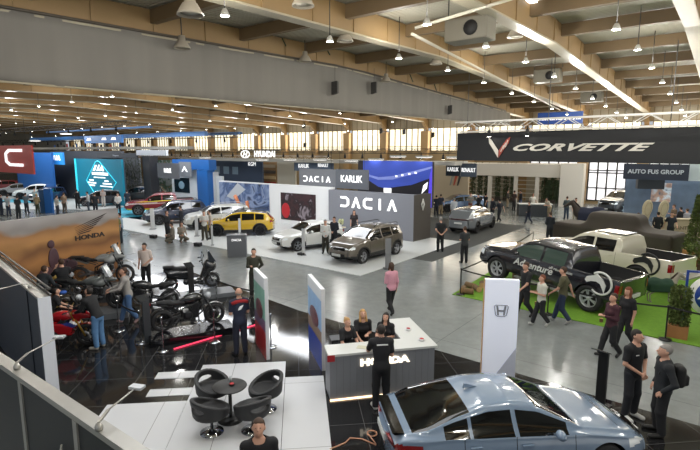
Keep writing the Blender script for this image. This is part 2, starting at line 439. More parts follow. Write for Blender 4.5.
def car(label, L, W, top, belt, wh, paint, R=.33, xf=.85, xr=None, sill=.22, wins=(), ws=(1.0, 1.6), rg=(3.4, 3.9), group=None, cat='car', loc=(0, 0, 0), rz=0., name='car',
        tumble=.42, clad=None, cladz=.0, rim='#b8bac0', spokes=5, lights=None, tails=None, grille=None, intake=None, bed=None, extra=None, roofm=None, doors=(), rails=False,
        rear_round=.24, front_round=.26, rake=.12, rrake=.0, fine=1., glassc='#0b0e10', tail_c='#7a0c0c', plate=True, name_txt=None, wscale=1., hatch=None, mirror_c=None, crown=.05, lamp_c='#dfe6ea', stripes=None, noseblack=None):
    """local frame: +x to the front, origin on the ground below the middle; u runs from the nose to the tail"""
    root = empty(name, label, cat, loc, rz, group)
    xr = xr or L-.85
    Ra = R+.055
    br = set(np.linspace(0, L, int(46*fine)).tolist())
    for c in (xf, xr):
        for t in np.linspace(-1, 1, 17): br.add(c+Ra*math.sin(t*PI/2))
    must = set()
    for a, b in list(wins)+list(doors)+[ws, rg]: must |= {a, b}
    for a, b in doors: must |= {a+.012, b+.012}
    if bed: must |= {bed[0], bed[0]+.008, bed[1], bed[1]-.06, bed[1]-.052}
    br = [b for b in br if all(abs(b-m) > .02 for m in must)]
    U = np.array(sorted(set(br) | must)); U = U[(U >= 0) & (U <= L)]
    n = len(U)
    zt = smooth_pts(top, U, .06); zb = smooth_pts(belt, U, .12); zt = np.maximum(zt, zb+.012)
    zl = np.full(n, sill)+.10*np.clip(1-U/.35, 0, 1)**1.5+.10*np.clip(1-(L-U)/.35, 0, 1)**1.5
    for c in (xf, xr):
        d = np.abs(U-c); zl = np.where(d < Ra, np.maximum(zl, R+np.sqrt(np.maximum(Ra**2-d**2, 0))), zl)
    hw = W/2*(1-front_round*np.clip(1-U/.75, 0, 1)**2.6-rear_round*np.clip(1-(L-U)/.7, 0, 1)**2.6)
    hw = hw*(1-.03*np.clip(np.abs(U-L*.5)-L*.2, 0, 9)/(L*.3))
    NB, NG, NR = int(12*fine), 5, 6
    inbed = np.zeros(n, bool)
    if bed: inbed = (U >= bed[0]+.007) & (U <= bed[1]-.055); 
    cols = []
    for i in range(n):
        ring = []
        for j in range(NB+1):
            v = j/NB; z = zl[i]+(zb[i]-zl[i])*v
            va = (z-sill)/max(zb[i]-sill, .1)
            w = hw[i]*(.955+.045*math.sin(PI*min(1, max(0, va)*.95+.12))-.02*max(0, va-.8)*5*.5)
            ring.append((w, z))
        wb = ring[-1][0]; g = zt[i]-zb[i]
        if inbed[i]:
            zr = zb[i]+.012; fl = bed[2]
            for j in range(1, NG+1): ring.append((wb-.09*j/NG, zr if j < NG else zr))
            ring.append((wb-.095, fl))
            for j in range(2, NR+1): ring.append(((wb-.095)*(1-(j-1)/(NR-1)), fl))
        else:
            ge = g*.9; sh_ = min(1, g/.12)
            for j in range(1, NG+1):
                v = j/NG; ring.append((wb-.045*min(1, v*3)-tumble*ge*v-(1-sh_)*.12*v, zb[i]+ge*v))
            we = ring[-1][0]; cr = min(g*.1, crown)
            for j in range(1, NR+1):
                v = j/NR; ring.append((we*(1-v), zb[i]+ge+(g*.1)*(1-(1-v)**2.2)))
        cols.append(ring)
    A = np.array(cols)  # n, m, 2
    m = A.shape[1]; MM = 2*m-1
    V = np.zeros((n, MM, 3))
    V[:, :m, 1] = -A[:, :, 0]; V[:, :m, 2] = A[:, :, 1]; V[:, m:, 1] = A[:, -2::-1, 0]; V[:, m:, 2] = A[:, -2::-1, 1]
    V[:, :, 0] = U[:, None]
    zz = V[:, :, 2]
    fr = np.clip(1-U/.5, 0, 1)[:, None]; bk = np.clip(1-(L-U)/.6, 0, 1)[:, None]
    zmax = zt[0]
    V[:, :, 0] += fr*rake*np.clip((zz-.45)/.5, -.3, 1)**2*2
    V[:, :, 0] += bk*rrake*np.clip((zz-.6)/.6, -.5, 1)
    V[:, :, 0] += fr*.10*(np.clip(sill+.2-zz, 0, 1)/.2)
    # nose and tail caps
    def cap(i, sgn, bul):
        K = 14; m2 = m-1; rows = []
        for j in range(m):
            w = A[i, j, 0]; x0 = V[i, j, 0]; z = A[i, j, 1]
            rows.append([(x0-sgn*bul*(1-(2*k/K-1)**2)*min(1, w*2), -w+2*w*k/K, z) for k in range(K+1)])
        return np.array(rows)  # m, K+1, 3
    caps = [(cap(0, 1, .13), 'front'), (cap(n-1, -1, .09), 'rear')]
    parts = {}
    allV = V.reshape(-1, 3); off = len(allV)
    idx = np.arange(n*MM).reshape(n, MM)
    F = np.stack([idx[:-1, :-1], idx[:-1, 1:], idx[1:, 1:], idx[1:, :-1]], -1)
    faces = []; cls = []
    doors_ = list(doors)
    for i in range(n-1):
        um = (U[i]+U[i+1])/2
        for jj in range(MM-1):
            j = jj if jj < m-1 else MM-2-jj
            sd = 'R' if jj < m-1 else 'L'
            zc = zz[i:i+2, jj:jj+2].mean(); yc = abs(V[i:i+2, jj:jj+2, 1].mean())
            c = 'body'
            gh = zt[i]-zb[i]
            if bed and bed[0] <= um <= bed[0]+.008: 
                c = 'rear_window' if NB <= j < NB+NG+NR and j >= NB+1 and zt[i] > zb[i]+.2 else 'body'
            elif inbed[i] and inbed[i+1] and j >= NB+NG: c = 'bed_liner'
            elif j >= NB and j < NB+NG:
                for a, b in wins:
                    if a <= um <= b and NB+.5 < j+.6 < NB+NG-.5 and gh > .1: c = 'side_window'+sd+str(wins.index((a, b)))
            if j >= NB+NG-(1 if False else 0) and j < NB+NG+NR and not inbed[i]:
                if ws[0] <= um <= ws[1]: c = 'windshield' if j > NB+NG or True else c
                if rg[0] <= um <= rg[1] and not bed: c = 'rear_window'
                if c == 'body' and roofm and gh > .25: c = 'roof_panel'
            if j < NB:
                for k, (a, b) in enumerate(doors_):
                    if a+.012 <= um <= b and zc > sill+.1: c = 'door'+sd+str(k)
                    if (a <= um <= a+.012 or b <= um <= b+.012) and zc > sill+.1: c = 'door_seam'+sd+str(k if um < a+.1 else k+1)
            if clad and c != 'windshield' and j < NB:
                arch = any(abs(um-cc) < Ra+.07 and math.hypot(um-cc, zc-R) < Ra+.07 for cc in (xf, xr))
                if zc < cladz or arch: c = 'cladding'
            if lights and um < lights[4] and lights[2] < zc < lights[3] and j < NB: c = 'headlight'+sd
            if tails and um > L-tails[4] and tails[2] < zc < tails[3] and j < NB: c = 'taillight'+sd
            if hatch and um > L-hatch[0] and zc > hatch[1] and j >= NB+NG-1: c = hatch[2]
            if stripes and j < NB:
                for z0, z1, nm in stripes:
                    if z0+.05*(um/L) < zc < z1+.05*(um/L): c = nm
            faces.append(F[i, jj]); cls.append(c)
    VV = [allV]
    for G_, kind in caps:
        mm, KK = G_.shape[:2]; id2 = off+np.arange(mm*KK).reshape(mm, KK); off += mm*KK; VV.append(G_.reshape(-1, 3))
        for a in range(mm-1):
            for b in range(KK-1):
                q = [id2[a, b], id2[a, b+1], id2[a+1, b+1], id2[a+1, b]]
                if kind == 'front': q = q[::-1]
                zc = G_[a:a+2, b:b+2, 2].mean(); yc = G_[a:a+2, b:b+2, 1].mean(); c = 'body'
                sd = 'L' if yc > 0 else 'R'
                if kind == 'front':
                    if clad and zc < cladz: c = 'cladding'
                    if intake and intake[0] < zc < intake[1] and abs(yc) < intake[2]: c = 'intake'
                    if grille and grille[0] < zc < grille[1] and abs(yc) < grille[2]: c = 'grille'
                    if lights and lights[2] < zc < lights[3] and abs(yc) > lights[0]: c = 'headlight'+sd
                else:
                    if clad and zc < cladz: c = 'cladding'
                    if tails and tails[2] < zc < tails[3] and abs(yc) > tails[0]: c = 'taillight'+sd
                    if hatch and hatch[3] and hatch[3][0] < zc < hatch[3][1] : c = hatch[2] if abs(yc) < hatch[3][2] else c
                faces.append(np.array(q)); cls.append(c)
    VV = np.concatenate(VV); VV[:, 0] = L/2-VV[:, 0]
    FF = np.array(faces)
    # welded normals for seamless shading between the panels
    N0 = np.zeros_like(VV)
    a, b, c_, d_ = (VV[FF[:, k]] for k in range(4)); fn = np.cross(c_-a, d_-b)
    key = np.round(VV/.004).astype(np.int64); _, inv = np.unique(key, axis=0, return_inverse=True); inv = inv.ravel()
    acc = np.zeros((inv.max()+1, 3))
    for k in range(4): np.add.at(acc, inv[FF[:, k]], fn)
    N0 = acc[inv]; N0 /= np.linalg.norm(N0, axis=1)[:, None]+1e-12
    if N0[idx[n//2, m-1]][2] < 0: FF = FF[:, ::-1]; N0 = -N0
    glass = mat('car_glass_'+glassc, hexc(glassc), .06, coat=.6, spec=.8)
    black = flat('#141517', .55); blackg = flat('#0a0b0c', .15)
    mats = {'body': paint, 'door': paint, 'door_seam': flat('#08090a', .8), 'windshield': glass, 'rear_window': glass, 'side_window': glass, 'cladding': black if clad is None or clad is True else clad,
            'headlight': mat('lamp_'+lamp_c, hexc(lamp_c), .12, coat=.5, spec=.9), 'taillight': mat('tail_'+tail_c, hexc(tail_c), .15, coat=.5), 'grille': blackg, 'intake': flat('#0b0b0c', .7), 'roof_panel': roofm or paint,
            'bed_liner': flat('#1a1a1b', .8), 'gloss_panel': blackg}
    if stripes:
        for z0, z1, nm in stripes: mats[nm] = flat({'yellow_stripe': '#d8c820', 'silver_stripe': '#b9a8a8'}[nm], .35)
    cls = np.array(cls)
    for c in sorted(set(cls)):
        sel = FF[cls == c]; u, inv2 = np.unique(sel, return_inverse=True)
        base = c.rstrip('0123456789'); base = base[:-1] if base[-1] in 'LR' else base
        nm = {'body': 'body_shell'}.get(base, base)
        mesh_np(nm, VV[u], inv2.reshape(sel.shape), mats[base], root, True, N0[u])
    # underside and wheels
    ub = MB(); ub.box(-L/2+.18, L/2-.18, -W/2+.3, W/2-.3, sill-.02, min(zb.min()-.05, 1.)-.12); ub.box(L/2-xr+Ra+.03, L/2-xf-Ra-.03, -W/2+.12, W/2-.12, sill-.01, sill+.3)
    ub.box(-L/2+.12, L/2-xr-Ra-.02, -W/2+.2, W/2-.2, sill+.1, sill+.3); ub.box(L/2-xf+Ra+.02, L/2-.22, -W/2+.25, W/2-.25, sill+.08, sill+.3)
    ub.build('underbody', flat('#060607', .9), root)
    rc = mat('rim_'+rim, hexc(rim), .3, metal=.6)
    wd = .215*wscale
    for xx in (xf, xr):
        for s in (-1, 1): wheel(root, L/2-xx, s*(W/2-wd/2-.03), R, wd, s, rc, spokes)
    # mirrors, handles, plate
    um = ws[0]+.42; zbm = float(np.interp(um, U, zb)); hm = float(np.interp(um, U, hw))
    for s in (-1, 1):
        b = MB(); b.ell((L/2-um, s*(hm+.1), zbm+.09), (.07, .11, .075), 12); b.bar((L/2-um, s*(hm-.06), zbm+.02), (L/2-um, s*(hm+.06), zbm+.06), .05, .03)
        b.build('mirror', mirror_c or paint, root)
    for a, b_ in doors:
        uu = b_-.16; z = float(np.interp(uu, U, zb))-.12; w = float(np.interp(uu, U, hw))*.998
        for s in (-1, 1):
            MB().bar((L/2-uu+.09, s*(w+.012), z), (L/2-uu-.09, s*(w+.012), z), .03, .03).build('door_handle', mirror_c or paint, root)
    if plate:
        MB().box(-L/2-.13, -L/2-.095, -.26, .26, plate_z(zb, hatch)-.055, plate_z(zb, hatch)+.055).build('number_plate', flat('#c8cac8', .5), root)
        MB().box(L/2+.115, L/2+.15, -.26, .26, .42, .53).build('number_plate', flat('#b8bab8', .5), root)
    if rails:
        for s in (-1, 1):
            ua = ws[1]+.15; ue = rg[0]-.1; y = s*(W/2-.30); z = float(np.interp((ua+ue)/2, U, zt))
            MB().tube([(L/2-ua, y, z-.04), (L/2-ua-.12, y, z+.045), (L/2-ue+.12, y, z+.035), (L/2-ue, y, z-.05)], .02, 6).build('roof_rail', flat(rails if isinstance(rails, str) else '#1a1b1c', .4), root)
    return root
def plate_z(zb, hatch): return .72
def place(F, Rr, side, W, L, xf, xr, **k):
    "from the contact points of the two wheels on the visible side (viewer-aligned plan) to the car's middle and heading"
    F = Vector(F); Rr = Vector(Rr); d = (F-Rr).normalized(); h = math.atan2(d.y, d.x)
    lat = Vector((d.y, -d.x)) if side == 'L' else Vector((-d.y, d.x))
    mid = F+d*(xf-L/2)+lat*(W/2-.08)
    return dict(loc=cw(mid.x, mid.y), rz=h+YAW)
def suv(label, paint, F, h, side, L=4.34, W=1.81, H=1.65, **k):
    xf, wb = k.pop('xf', .86), k.pop('wb', L*.613)
    s = H/1.65
    b = 1.06*s
    args = dict(L=L, W=W, R=.355*(1 if H > 1.5 else .93), xf=xf, xr=xf+wb, sill=.27*s, rake=.09,
        top=[(0, .80*s), (.1, .96*s), (.9, 1.09*s), (1.12, 1.12*s), (1.78, 1.56*s), (2.3, H), (L-1.1, H-.02), (L-.35, H-.12), (L-.12, 1.15*s), (L, 1.0*s)],
        belt=[(0, .76*s), (.15, .9*s), (1.0, 1.0*s), (1.5, 1.02*s), (L-.9, 1.1*s), (L-.1, 1.08*s), (L, .95*s)],
        ws=(1.2, 1.82), rg=(L-.33, L-.14), wins=[(1.42, 2.32), (2.40, 3.15), (3.22, L-.55)], doors=[(1.32, 2.35), (2.35, 3.3)],
        lights=(.42, 0, .74*s, .86*s, .30), tails=(.55, 0, .9*s, 1.06*s, .2), grille=(.68*s, .84*s, .42), intake=(.38, .55, .5), clad=True, cladz=.44*s, tumble=.36)
    args.update(k)
    d = Vector((math.cos(math.radians(h)), math.sin(math.radians(h)))); F = Vector(F)
    args.update(place(F, F-d*wb, side, args['W'], args['L'], xf, xf+wb))
    return car(label, paint=paint, wh=None, **args)
def pickup(label, paint, F, h, side, L=5.9, W=2.05, **k):
    xf, wb = .98, k.pop('wb', 3.73)
    args = dict(L=L, W=W, R=.45, xf=xf, xr=xf+wb, sill=.48, rake=.03, front_round=.13, rear_round=.05,
        top=[(0, 1.0), (.06, 1.17), (1.0, 1.27), (1.45, 1.3), (2.1, 1.8), (2.5, 1.92), (3.7, 1.9), (3.95, 1.86), (4.0, 1.3), (L, 1.28)],
        belt=[(0, .95), (.08, 1.1), (1.2, 1.2), (4, 1.27), (L-.03, 1.27), (L, 1.24)],
        ws=(1.52, 2.18), rg=(4.0, 4.0), wins=[(1.75, 2.78), (2.88, 3.72)], doors=[(1.7, 2.82), (2.82, 3.8)], bed=(4.0, L, .78),
        lights=(.68, 0, .86, 1.06, .22), tails=(.82, 0, .86, 1.12, .10), grille=(.72, 1.06, .66), intake=(.5, .68, .7), tumble=.30, wscale=1.25, spokes=6)
    args.update(k)
    d = Vector((math.cos(math.radians(h)), math.sin(math.radians(h)))); F = Vector(F)
    args.update(place(F, F-d*wb, side, args['W'], args['L'], xf, xf+wb))
    return car(label, paint=paint, wh=None, **args)
# ---------------------------------------------------------------- motorcycles
def bike(label, kind, loc, rz, col, col2='#15161a', group=None, rim='#26272a', z=0., seatc='#131315', tyrew=.07, name='motorcycle', lean=.0, exh='#8d8f92', frame='#1b1c1e'):
    root = empty(name, label, 'motorcycle' if kind != 'scooter' else 'scooter', (loc[0], loc[1], z), rz, group)
    root.rotation_euler[0] = lean
    wbf, wbr = (.74, -.72) if kind != 'adv' else (.8, -.76)
    Rf, Rr_ = {'adv': (.34, .32), 'scooter': (.28, .26)}.get(kind, (.31, .31))
    pa = mat('bike_'+col, hexc(col), .25, coat=.8); pb = mat('bike_'+col2, hexc(col2), .35, coat=.4)
    fm = flat(frame, .4); mt = flat(exh, .3, metal=.8); dk = flat('#101113', .6)
    for nm, x, R, tw in (('wheel', wbf, Rf, tyrew), ('wheel', wbr, Rr_, tyrew*1.35)):
        w = empty(nm, None, None, (x, 0, R)); w.parent = root
        t = MB(); t.lathe([(R-.085, -tw*.8), (R-.03, -tw), (R, -tw*.3), (R, tw*.3), (R-.03, tw), (R-.085, tw*.8), (R-.085, -tw*.8)], 28, axis='y'); t.build('tyre', MATS.get('tyre') or mat('tyre', (.012, .012, .013), .8), w)
        r = MB(); r.lathe([(R-.08, -.04), (R-.105, -.03), (R-.105, .03), (R-.08, .04)], 24, axis='y'); r.lathe([(.0, -.07), (.035, -.07), (.035, .07), (0, .07)], 10, axis='y')
        ns = 14 if kind == 'adv' else 5
        for i in range(ns):
            a = 2*PI*i/ns; r.bar((0, 0, 0), ((R-.1)*math.cos(a), 0, (R-.1)*math.sin(a)), .008 if ns > 8 else .03, .008 if ns > 8 else .025, up=(0, 1, 0))
        r.build('rim', flat(rim, .3, metal=.5), w)
        d = MB(); 
        for s in ((-1, 1) if x > 0 else (1,)): d.lathe([(.05, s*.08), (.13, s*.08), (.13, s*.085), (.05, s*.085)], 20, axis='y')
        d.build('brake_disc', mt, w)
    hx, hz = wbf-.32, .98   # steering head top
    if kind == 'adv': hz = 1.08
    f = MB()
    for s in (-1, 1): f.tube([(wbf, s*.1, Rf), (hx+.1, s*.1, hz-.22)], .026, 8); f.tube([(hx+.12, s*.1, hz-.3), (hx-.02, s*.1, hz)], .034, 8)
    f.build('fork', flat('#b08a3a' if kind == 'sport' else '#3a3b3d', .3, metal=.6), root)
    fd = MB(); n = 10
    if kind == 'adv': pts = [(wbf+.42*math.cos(a)*1.05, .0, Rf+.12+.36*math.sin(a)) for a in np.linspace(.35, 1.9, n)]
    else: pts = [(wbf+(Rf+.03)*math.cos(a), 0, Rf+(Rf+.03)*math.sin(a)) for a in np.linspace(.5, 2.5, n)]
    for a, b in zip(pts[:-1], pts[1:]): fd.bar(a, b, .13, .015, up=(0, 0, 1))
    fd.build('front_fender', pa if kind != 'naked' else pb, root)
    rf = MB(); pts = [(wbr+(Rr_+.05)*math.cos(a), 0, Rr_+(Rr_+.05)*math.sin(a)) for a in np.linspace(1.2, 3.0, 8)]
    for a, b in zip(pts[:-1], pts[1:]): rf.bar(a, b, .16, .015)
    rf.build('rear_fender', dk, root)
    if kind == 'scooter':
        def bd(p):
            q = np.abs(p*[1, 1, 1]); d = rbox(p, [-.45, 0, .6], [.42, .19, .17], .12)
            d = smin(d, cone(p, [-.9, 0, .78], [-.5, 0, .7], .07, .15), .12)
            d = smin(d, rbox(p, [.1, 0, .3], [.4, .19, .09], .07), .1)
            d = smin(d, cone(p, [.42, 0, .3], [.62, 0, .95], .17, .14), .14)
            d = smin(d, elli(p, [.72, 0, .82], [.2, .2, .2]), .1)
            w = np.sqrt((p[:, 0]-wbf)**2+(p[:, 2]-Rf)**2)-Rf-.04; w2 = np.sqrt((p[:, 0]-wbr)**2+(p[:, 2]-Rr_)**2)-Rr_-.03
            return smax(smax(d, -w, .03), -w2, .03)
        blob('fairing', bd, (-1.1, -.3, .1), (1.05, .3, 1.15), .024, pa, root)
        blob('seat', lambda p: smin(rbox(p, [-.35, 0, .82], [.3, .15, .06], .05), rbox(p, [-.78, 0, .9], [.2, .12, .05], .045), .08), (-1.1, -.25, .6), (.1, .25, 1.1), .022, flat(seatc, .7), root)
        MB().poly([(.62, 1.0), (.9, 1.0), (.66, 1.42), (.6, 1.42)], -.14, .14).build('windscreen', flat('#2a2f34', .1), root)
    else:
        # frame, engine, swingarm
        g = MB()
        for s in (-1, 1):
            g.tube([(hx-.02, 0, hz-.12), (hx-.2, s*.14, hz-.25), (-.18, s*.13, .62), (-.2, s*.12, .4)], .024, 6)
            g.tube([(hx, 0, hz-.25), (.25, s*.13, .4), (-.15, s*.13, .3)], .02, 6)
            g.tube([(-.15, s*.1, .72), (-.85, s*.09, hz-.12)], .018, 6)
        g.build('frame', fm, root)
        sw = MB()
        for s in (-1, 1): sw.bar((-.2, s*.11, .42), (wbr, s*.11, Rr_), .03, .06)
        sw.build('swingarm', mt, root)
        e = MB(); e.box(-.15, .26, -.16, .16, .3, .5); e.lathe([(0, -.2), (.1, -.2), (.12, -.16), (.12, .16), (.1, .2), (0, .2)], 16, axis='y', c=(-.02, 0, .4)); e.bar((.12, 0, .45), (.26, 0, .72), .3, .2)
        for i in range(5): e.bar((.1+.028*i, 0, .5+.045*i), (.12+.028*i, 0, .515+.045*i), .34, .26)
        e.build('engine', flat('#2c2d30', .4, metal=.6), root, bevel=.01)
        ex = MB(); ex.tube([(.3, .05, .55), (.42, .08, .4), (.25, .12, .24), (-.2, .15, .25), (-.4, .18, .34)], .028, 8); ex.tube([(-.38, .19, .33), (-.5, .2, .38), (-.95, .22, .58 if kind != 'cruiser' else .36)], [.04, .06, .055], 12)
        ex.build('exhaust', mt, root)
        tz = hz-.12
        blob('fuel_tank', lambda p: smin(elli(p, [.16, 0, tz], [.28, .16, .14]), elli(p, [-.04, 0, tz-.06], [.2, .1, .1]), .1), (-.3, -.25, tz-.25), (.5, .25, tz+.22), .02, pa, root)
        sz = hz-.18
        blob('seat', lambda p: smin(rbox(p, [-.32, 0, sz-.02], [.24, .12, .045], .04), rbox(p, [-.65, 0, sz+.04], [.2, .1, .04], .035), .1), (-1, -.2, sz-.2), (.05, .2, sz+.2), .02, flat(seatc, .75), root)
        blob('tail_cowl', lambda p: cone(p, [-.5, 0, sz-.08], [-.98, 0, sz+.04], .095, .035), (-1.1, -.2, sz-.25), (-.3, .2, sz+.15), .02, pa if kind != 'naked' else pb, root)
        MB().box(-1.03, -1.0, -.05, .05, sz+.01, sz+.05).build('tail_light', flat('#8a1010', .2), root)
        if kind == 'sport':
            def fa(p):
                d = smin(cone(p, [.55, 0, hz-.05], [.85, 0, hz-.14], .17, .07), rbox(p, [.22, 0, .52], [.36, .2, .2], .12), .2)
                w = np.sqrt((p[:, 0]-wbf)**2+(p[:, 2]-Rf)**2)-Rf-.05
                return smax(d, -w, .03)
            V, F = snet(fa, (-.3, -.3, .15), (1.1, .3, 1.15), .022)
            c = V[F].mean(1); s_ = c[:, 2]+.35*c[:, 0]
            mi = np.where((s_ > .74) & (s_ < .84), 1, np.where((s_ >= .84) & (s_ < .9), 2, 0))
            mesh_np('fairing', V, F, None, root, mats=[pa, pb, flat('#e4e4e6', .3)], mi=mi)
            MB().poly([(.5, hz+.0), (.78, hz-.02), (.6, hz+.16), (.48, hz+.14)], -.12, .12).build('windscreen', flat('#1e2226', .08), root)
        elif kind == 'adv':
            blob('fairing', lambda p: smin(cone(p, [.42, 0, hz-.06], [.78, 0, hz-.1], .13, .06), elli(p, [.3, 0, hz-.2], [.24, .22, .15]), .12), (0, -.3, hz-.4), (1, .3, hz+.15), .022, pa, root)
            MB().poly([(.56, hz+.02), (.68, hz+.0), (.5, hz+.36), (.44, hz+.36)], -.15, .15).build('windscreen', flat('#9aa0a4', .1), root)
            b = MB()
            for s in (-1, 1): b.tube([(.5, s*.2, .45), (.5, s*.27, .75), (.2, s*.27, .8), (.1, s*.25, .45), (.5, s*.2, .45)], .014, 6)
            b.build('crash_bar', mt, root)
            MB().box(-1.05, -.62, -.16, .16, sz+.08, sz+.12).build('luggage_rack', dk, root)
        else:
            MB().ell((wbf-.16, 0, hz-.1), (.09, .1, .1), 12).build('headlight', flat('#a9adb2', .1), root)
        rd = MB(); rd.box(.33, .37, -.14, .14, .5, .78); rd.build('radiator', dk, root)
    hb = MB(); bw = {'sport': .3, 'adv': .42, 'scooter': .34}.get(kind, .38); bh = .03 if kind == 'sport' else .14
    hb.tube([(hx-.12, -bw, hz+bh-.02), (hx-.02, -bw*.5, hz+bh), (hx, 0, hz+.03), (hx-.02, bw*.5, hz+bh), (hx-.12, bw, hz+bh-.02)], .013, 6)
    for s in (-1, 1): hb.tube([(hx-.08, s*bw*.75, hz+bh), (hx-.13, s*bw*1.02, hz+bh-.02)], .02, 8)
    hb.build('handlebar', dk, root)
    for s in (-1, 1):
        m = MB(); m.tube([(hx-.04, s*bw*.6, hz+bh), (hx+.02, s*bw*.8, hz+bh+.16)], .007, 5); m.ell((hx+.02, s*bw*.85, hz+bh+.19), (.02, .075, .045), 10); m.build('mirror', dk, root)
    MB().tube([(-.12, .14, .3), (-.2, .3, 0.01-0)], .012, 6).build('side_stand', dk, root)
    return root
# ---------------------------------------------------------------- sight-line helpers for walls
def ray(px, py):
    x = px-350; u = 225-py
    return cw(x, FPX*ct+u*st, u*ct-FPX*st)
CAM = Vector((0, 0, HC))
def att(px, py, t):
    r = ray(px, py); return CAM+r*(t/r.y)
def ats(px, py, s):
    r = ray(px, py); return CAM+r*(s/r.x)
def proj(p):
    x = cy*p[0]+sy*p[1]; y = -sy*p[0]+cy*p[1]; z = p[2]-HC
    d = y*ct-z*st; u = z*ct+y*st
    return (350+FPX*x/d, 225-FPX*u/d) if d > .1 else (-999, -999)
def seen(p, mx=30):
    a, b = proj(p); return -mx < a < 700+mx and -mx < b < 450+mx
S_ = lambda k: -53.4+6*k if k < 7 else float(np.interp(k, [7, 8, 9, 10, 11, 12], [-11.6, -6.4, -1.5, 3.4, 8.4, 13.4]))
TW = 53.5
tan_ = mat('tan_painted_steel', hexc('#8a6f48'), .55, noise=.10, nscale=1.2)
tan2 = mat('tan_painted_purlin', hexc('#6b583d'), .6, noise=.12, nscale=1.5)
# floor: polished concrete
def concrete():
    m = bpy.data.materials.new('polished_concrete'); m.use_nodes = True; nt = m.node_tree; b = nt.nodes['Principled BSDF']
    tc = nt.nodes.new('ShaderNodeTexCoord')
    n1 = nt.nodes.new('ShaderNodeTexNoise'); n1.inputs['Scale'].default_value = .25; n1.inputs['Detail'].default_value = 6
    n2 = nt.nodes.new('ShaderNodeTexNoise'); n2.inputs['Scale'].default_value = 2.5; n2.inputs['Detail'].default_value = 4; n2.inputs['Roughness'].default_value = .7
    mx = nt.nodes.new('ShaderNodeMix'); mx.data_type = 'FLOAT'; mx.inputs[0].default_value = .4
    cr = nt.nodes.new('ShaderNodeValToRGB'); e = cr.color_ramp.elements
    e[0].position = .3; e[0].color = (*hexc('#6c7070'), 1); e[1].position = .7; e[1].color = (*hexc('#8d9392'), 1)
    br = nt.nodes.new('ShaderNodeTexBrick'); br.offset = 0; br.inputs['Scale'].default_value = 1; br.inputs['Brick Width'].default_value = 6; br.inputs['Row Height'].default_value = 6
    br.inputs['Mortar Size'].default_value = .012; br.inputs['Color1'].default_value = br.inputs['Color2'].default_value = (1, 1, 1, 1); br.inputs['Mortar'].default_value = (.62, .62, .62, 1)
    ml = nt.nodes.new('ShaderNodeMix'); ml.data_type = 'RGBA'; ml.blend_type = 'MULTIPLY'; ml.inputs[0].default_value = 1
    L = nt.links.new
    L(tc.outputs['Object'], n1.inputs['Vector']); L(tc.outputs['Object'], n2.inputs['Vector']); L(tc.outputs['Object'], br.inputs['Vector'])
    L(n1.outputs['Fac'], mx.inputs[2]); L(n2.outputs['Fac'], mx.inputs[3]); L(mx.outputs[0], cr.inputs[0])
    L(cr.outputs[0], ml.inputs[6]); L(br.outputs['Color'], ml.inputs[7]); L(ml.outputs[2], b.inputs['Base Color'])
    mr = nt.nodes.new('ShaderNodeMapRange'); mr.inputs[3].default_value = .14; mr.inputs[4].default_value = .26
    L(n2.outputs['Fac'], mr.inputs[0]); L(mr.outputs[0], b.inputs['Roughness'])
    return m
MB().box(-130, 40, -14, TW+.4, -.2, 0).build('floor', concrete(), kind='structure')
# roof
def roofz(t): return 10.70-(.034*(t-22) if t > 22 else .024*(22-t))
roofm = mat('corrugated_roof_sheet', hexc('#8d8875'), .5, noise=.06, nscale=1)
def corr():
    m = bpy.data.materials.new('corrugated_sheet'); m.use_nodes = True; nt = m.node_tree; b = nt.nodes['Principled BSDF']
    b.inputs['Base Color'].default_value = (*hexc('#a39e8e'), 1); b.inputs['Roughness'].default_value = .5
    tc = nt.nodes.new('ShaderNodeTexCoord'); w = nt.nodes.new('ShaderNodeTexWave'); w.bands_direction = 'Y'; w.inputs['Scale'].default_value = 1.6
    bp = nt.nodes.new('ShaderNodeBump'); bp.inputs['Distance'].default_value = .05; bp.inputs['Strength'].default_value = .8
    nt.links.new(tc.outputs['Object'], w.inputs['Vector']); nt.links.new(w.outputs['Fac'], bp.inputs['Height']); nt.links.new(bp.outputs['Normal'], b.inputs['Normal'])
    return m
cm = corr()
for a, b in ((-6, 22), (22, TW+.5)):
    m = MB(); za, zb_ = roofz(a), roofz(b)
    m.add([(-130, a, za), (40, a, za), (40, b, zb_), (-130, b, zb_), (-130, a, za+.15), (40, a, za+.15), (40, b, zb_+.15), (-130, b, zb_+.15)],
          [(0, 3, 2, 1), (4, 5, 6, 7), (0, 1, 5, 4), (1, 2, 6, 5), (2, 3, 7, 6), (3, 0, 4, 7)])
    m.build('ceiling', cm, kind='structure')
def girz(t): return roofz(t)-.95
flange = mat('pale_flange', hexc('#a39a84'), .35, noise=.08, nscale=2)  # paler than the web: light reflected off the floor, painted into the girder undersides
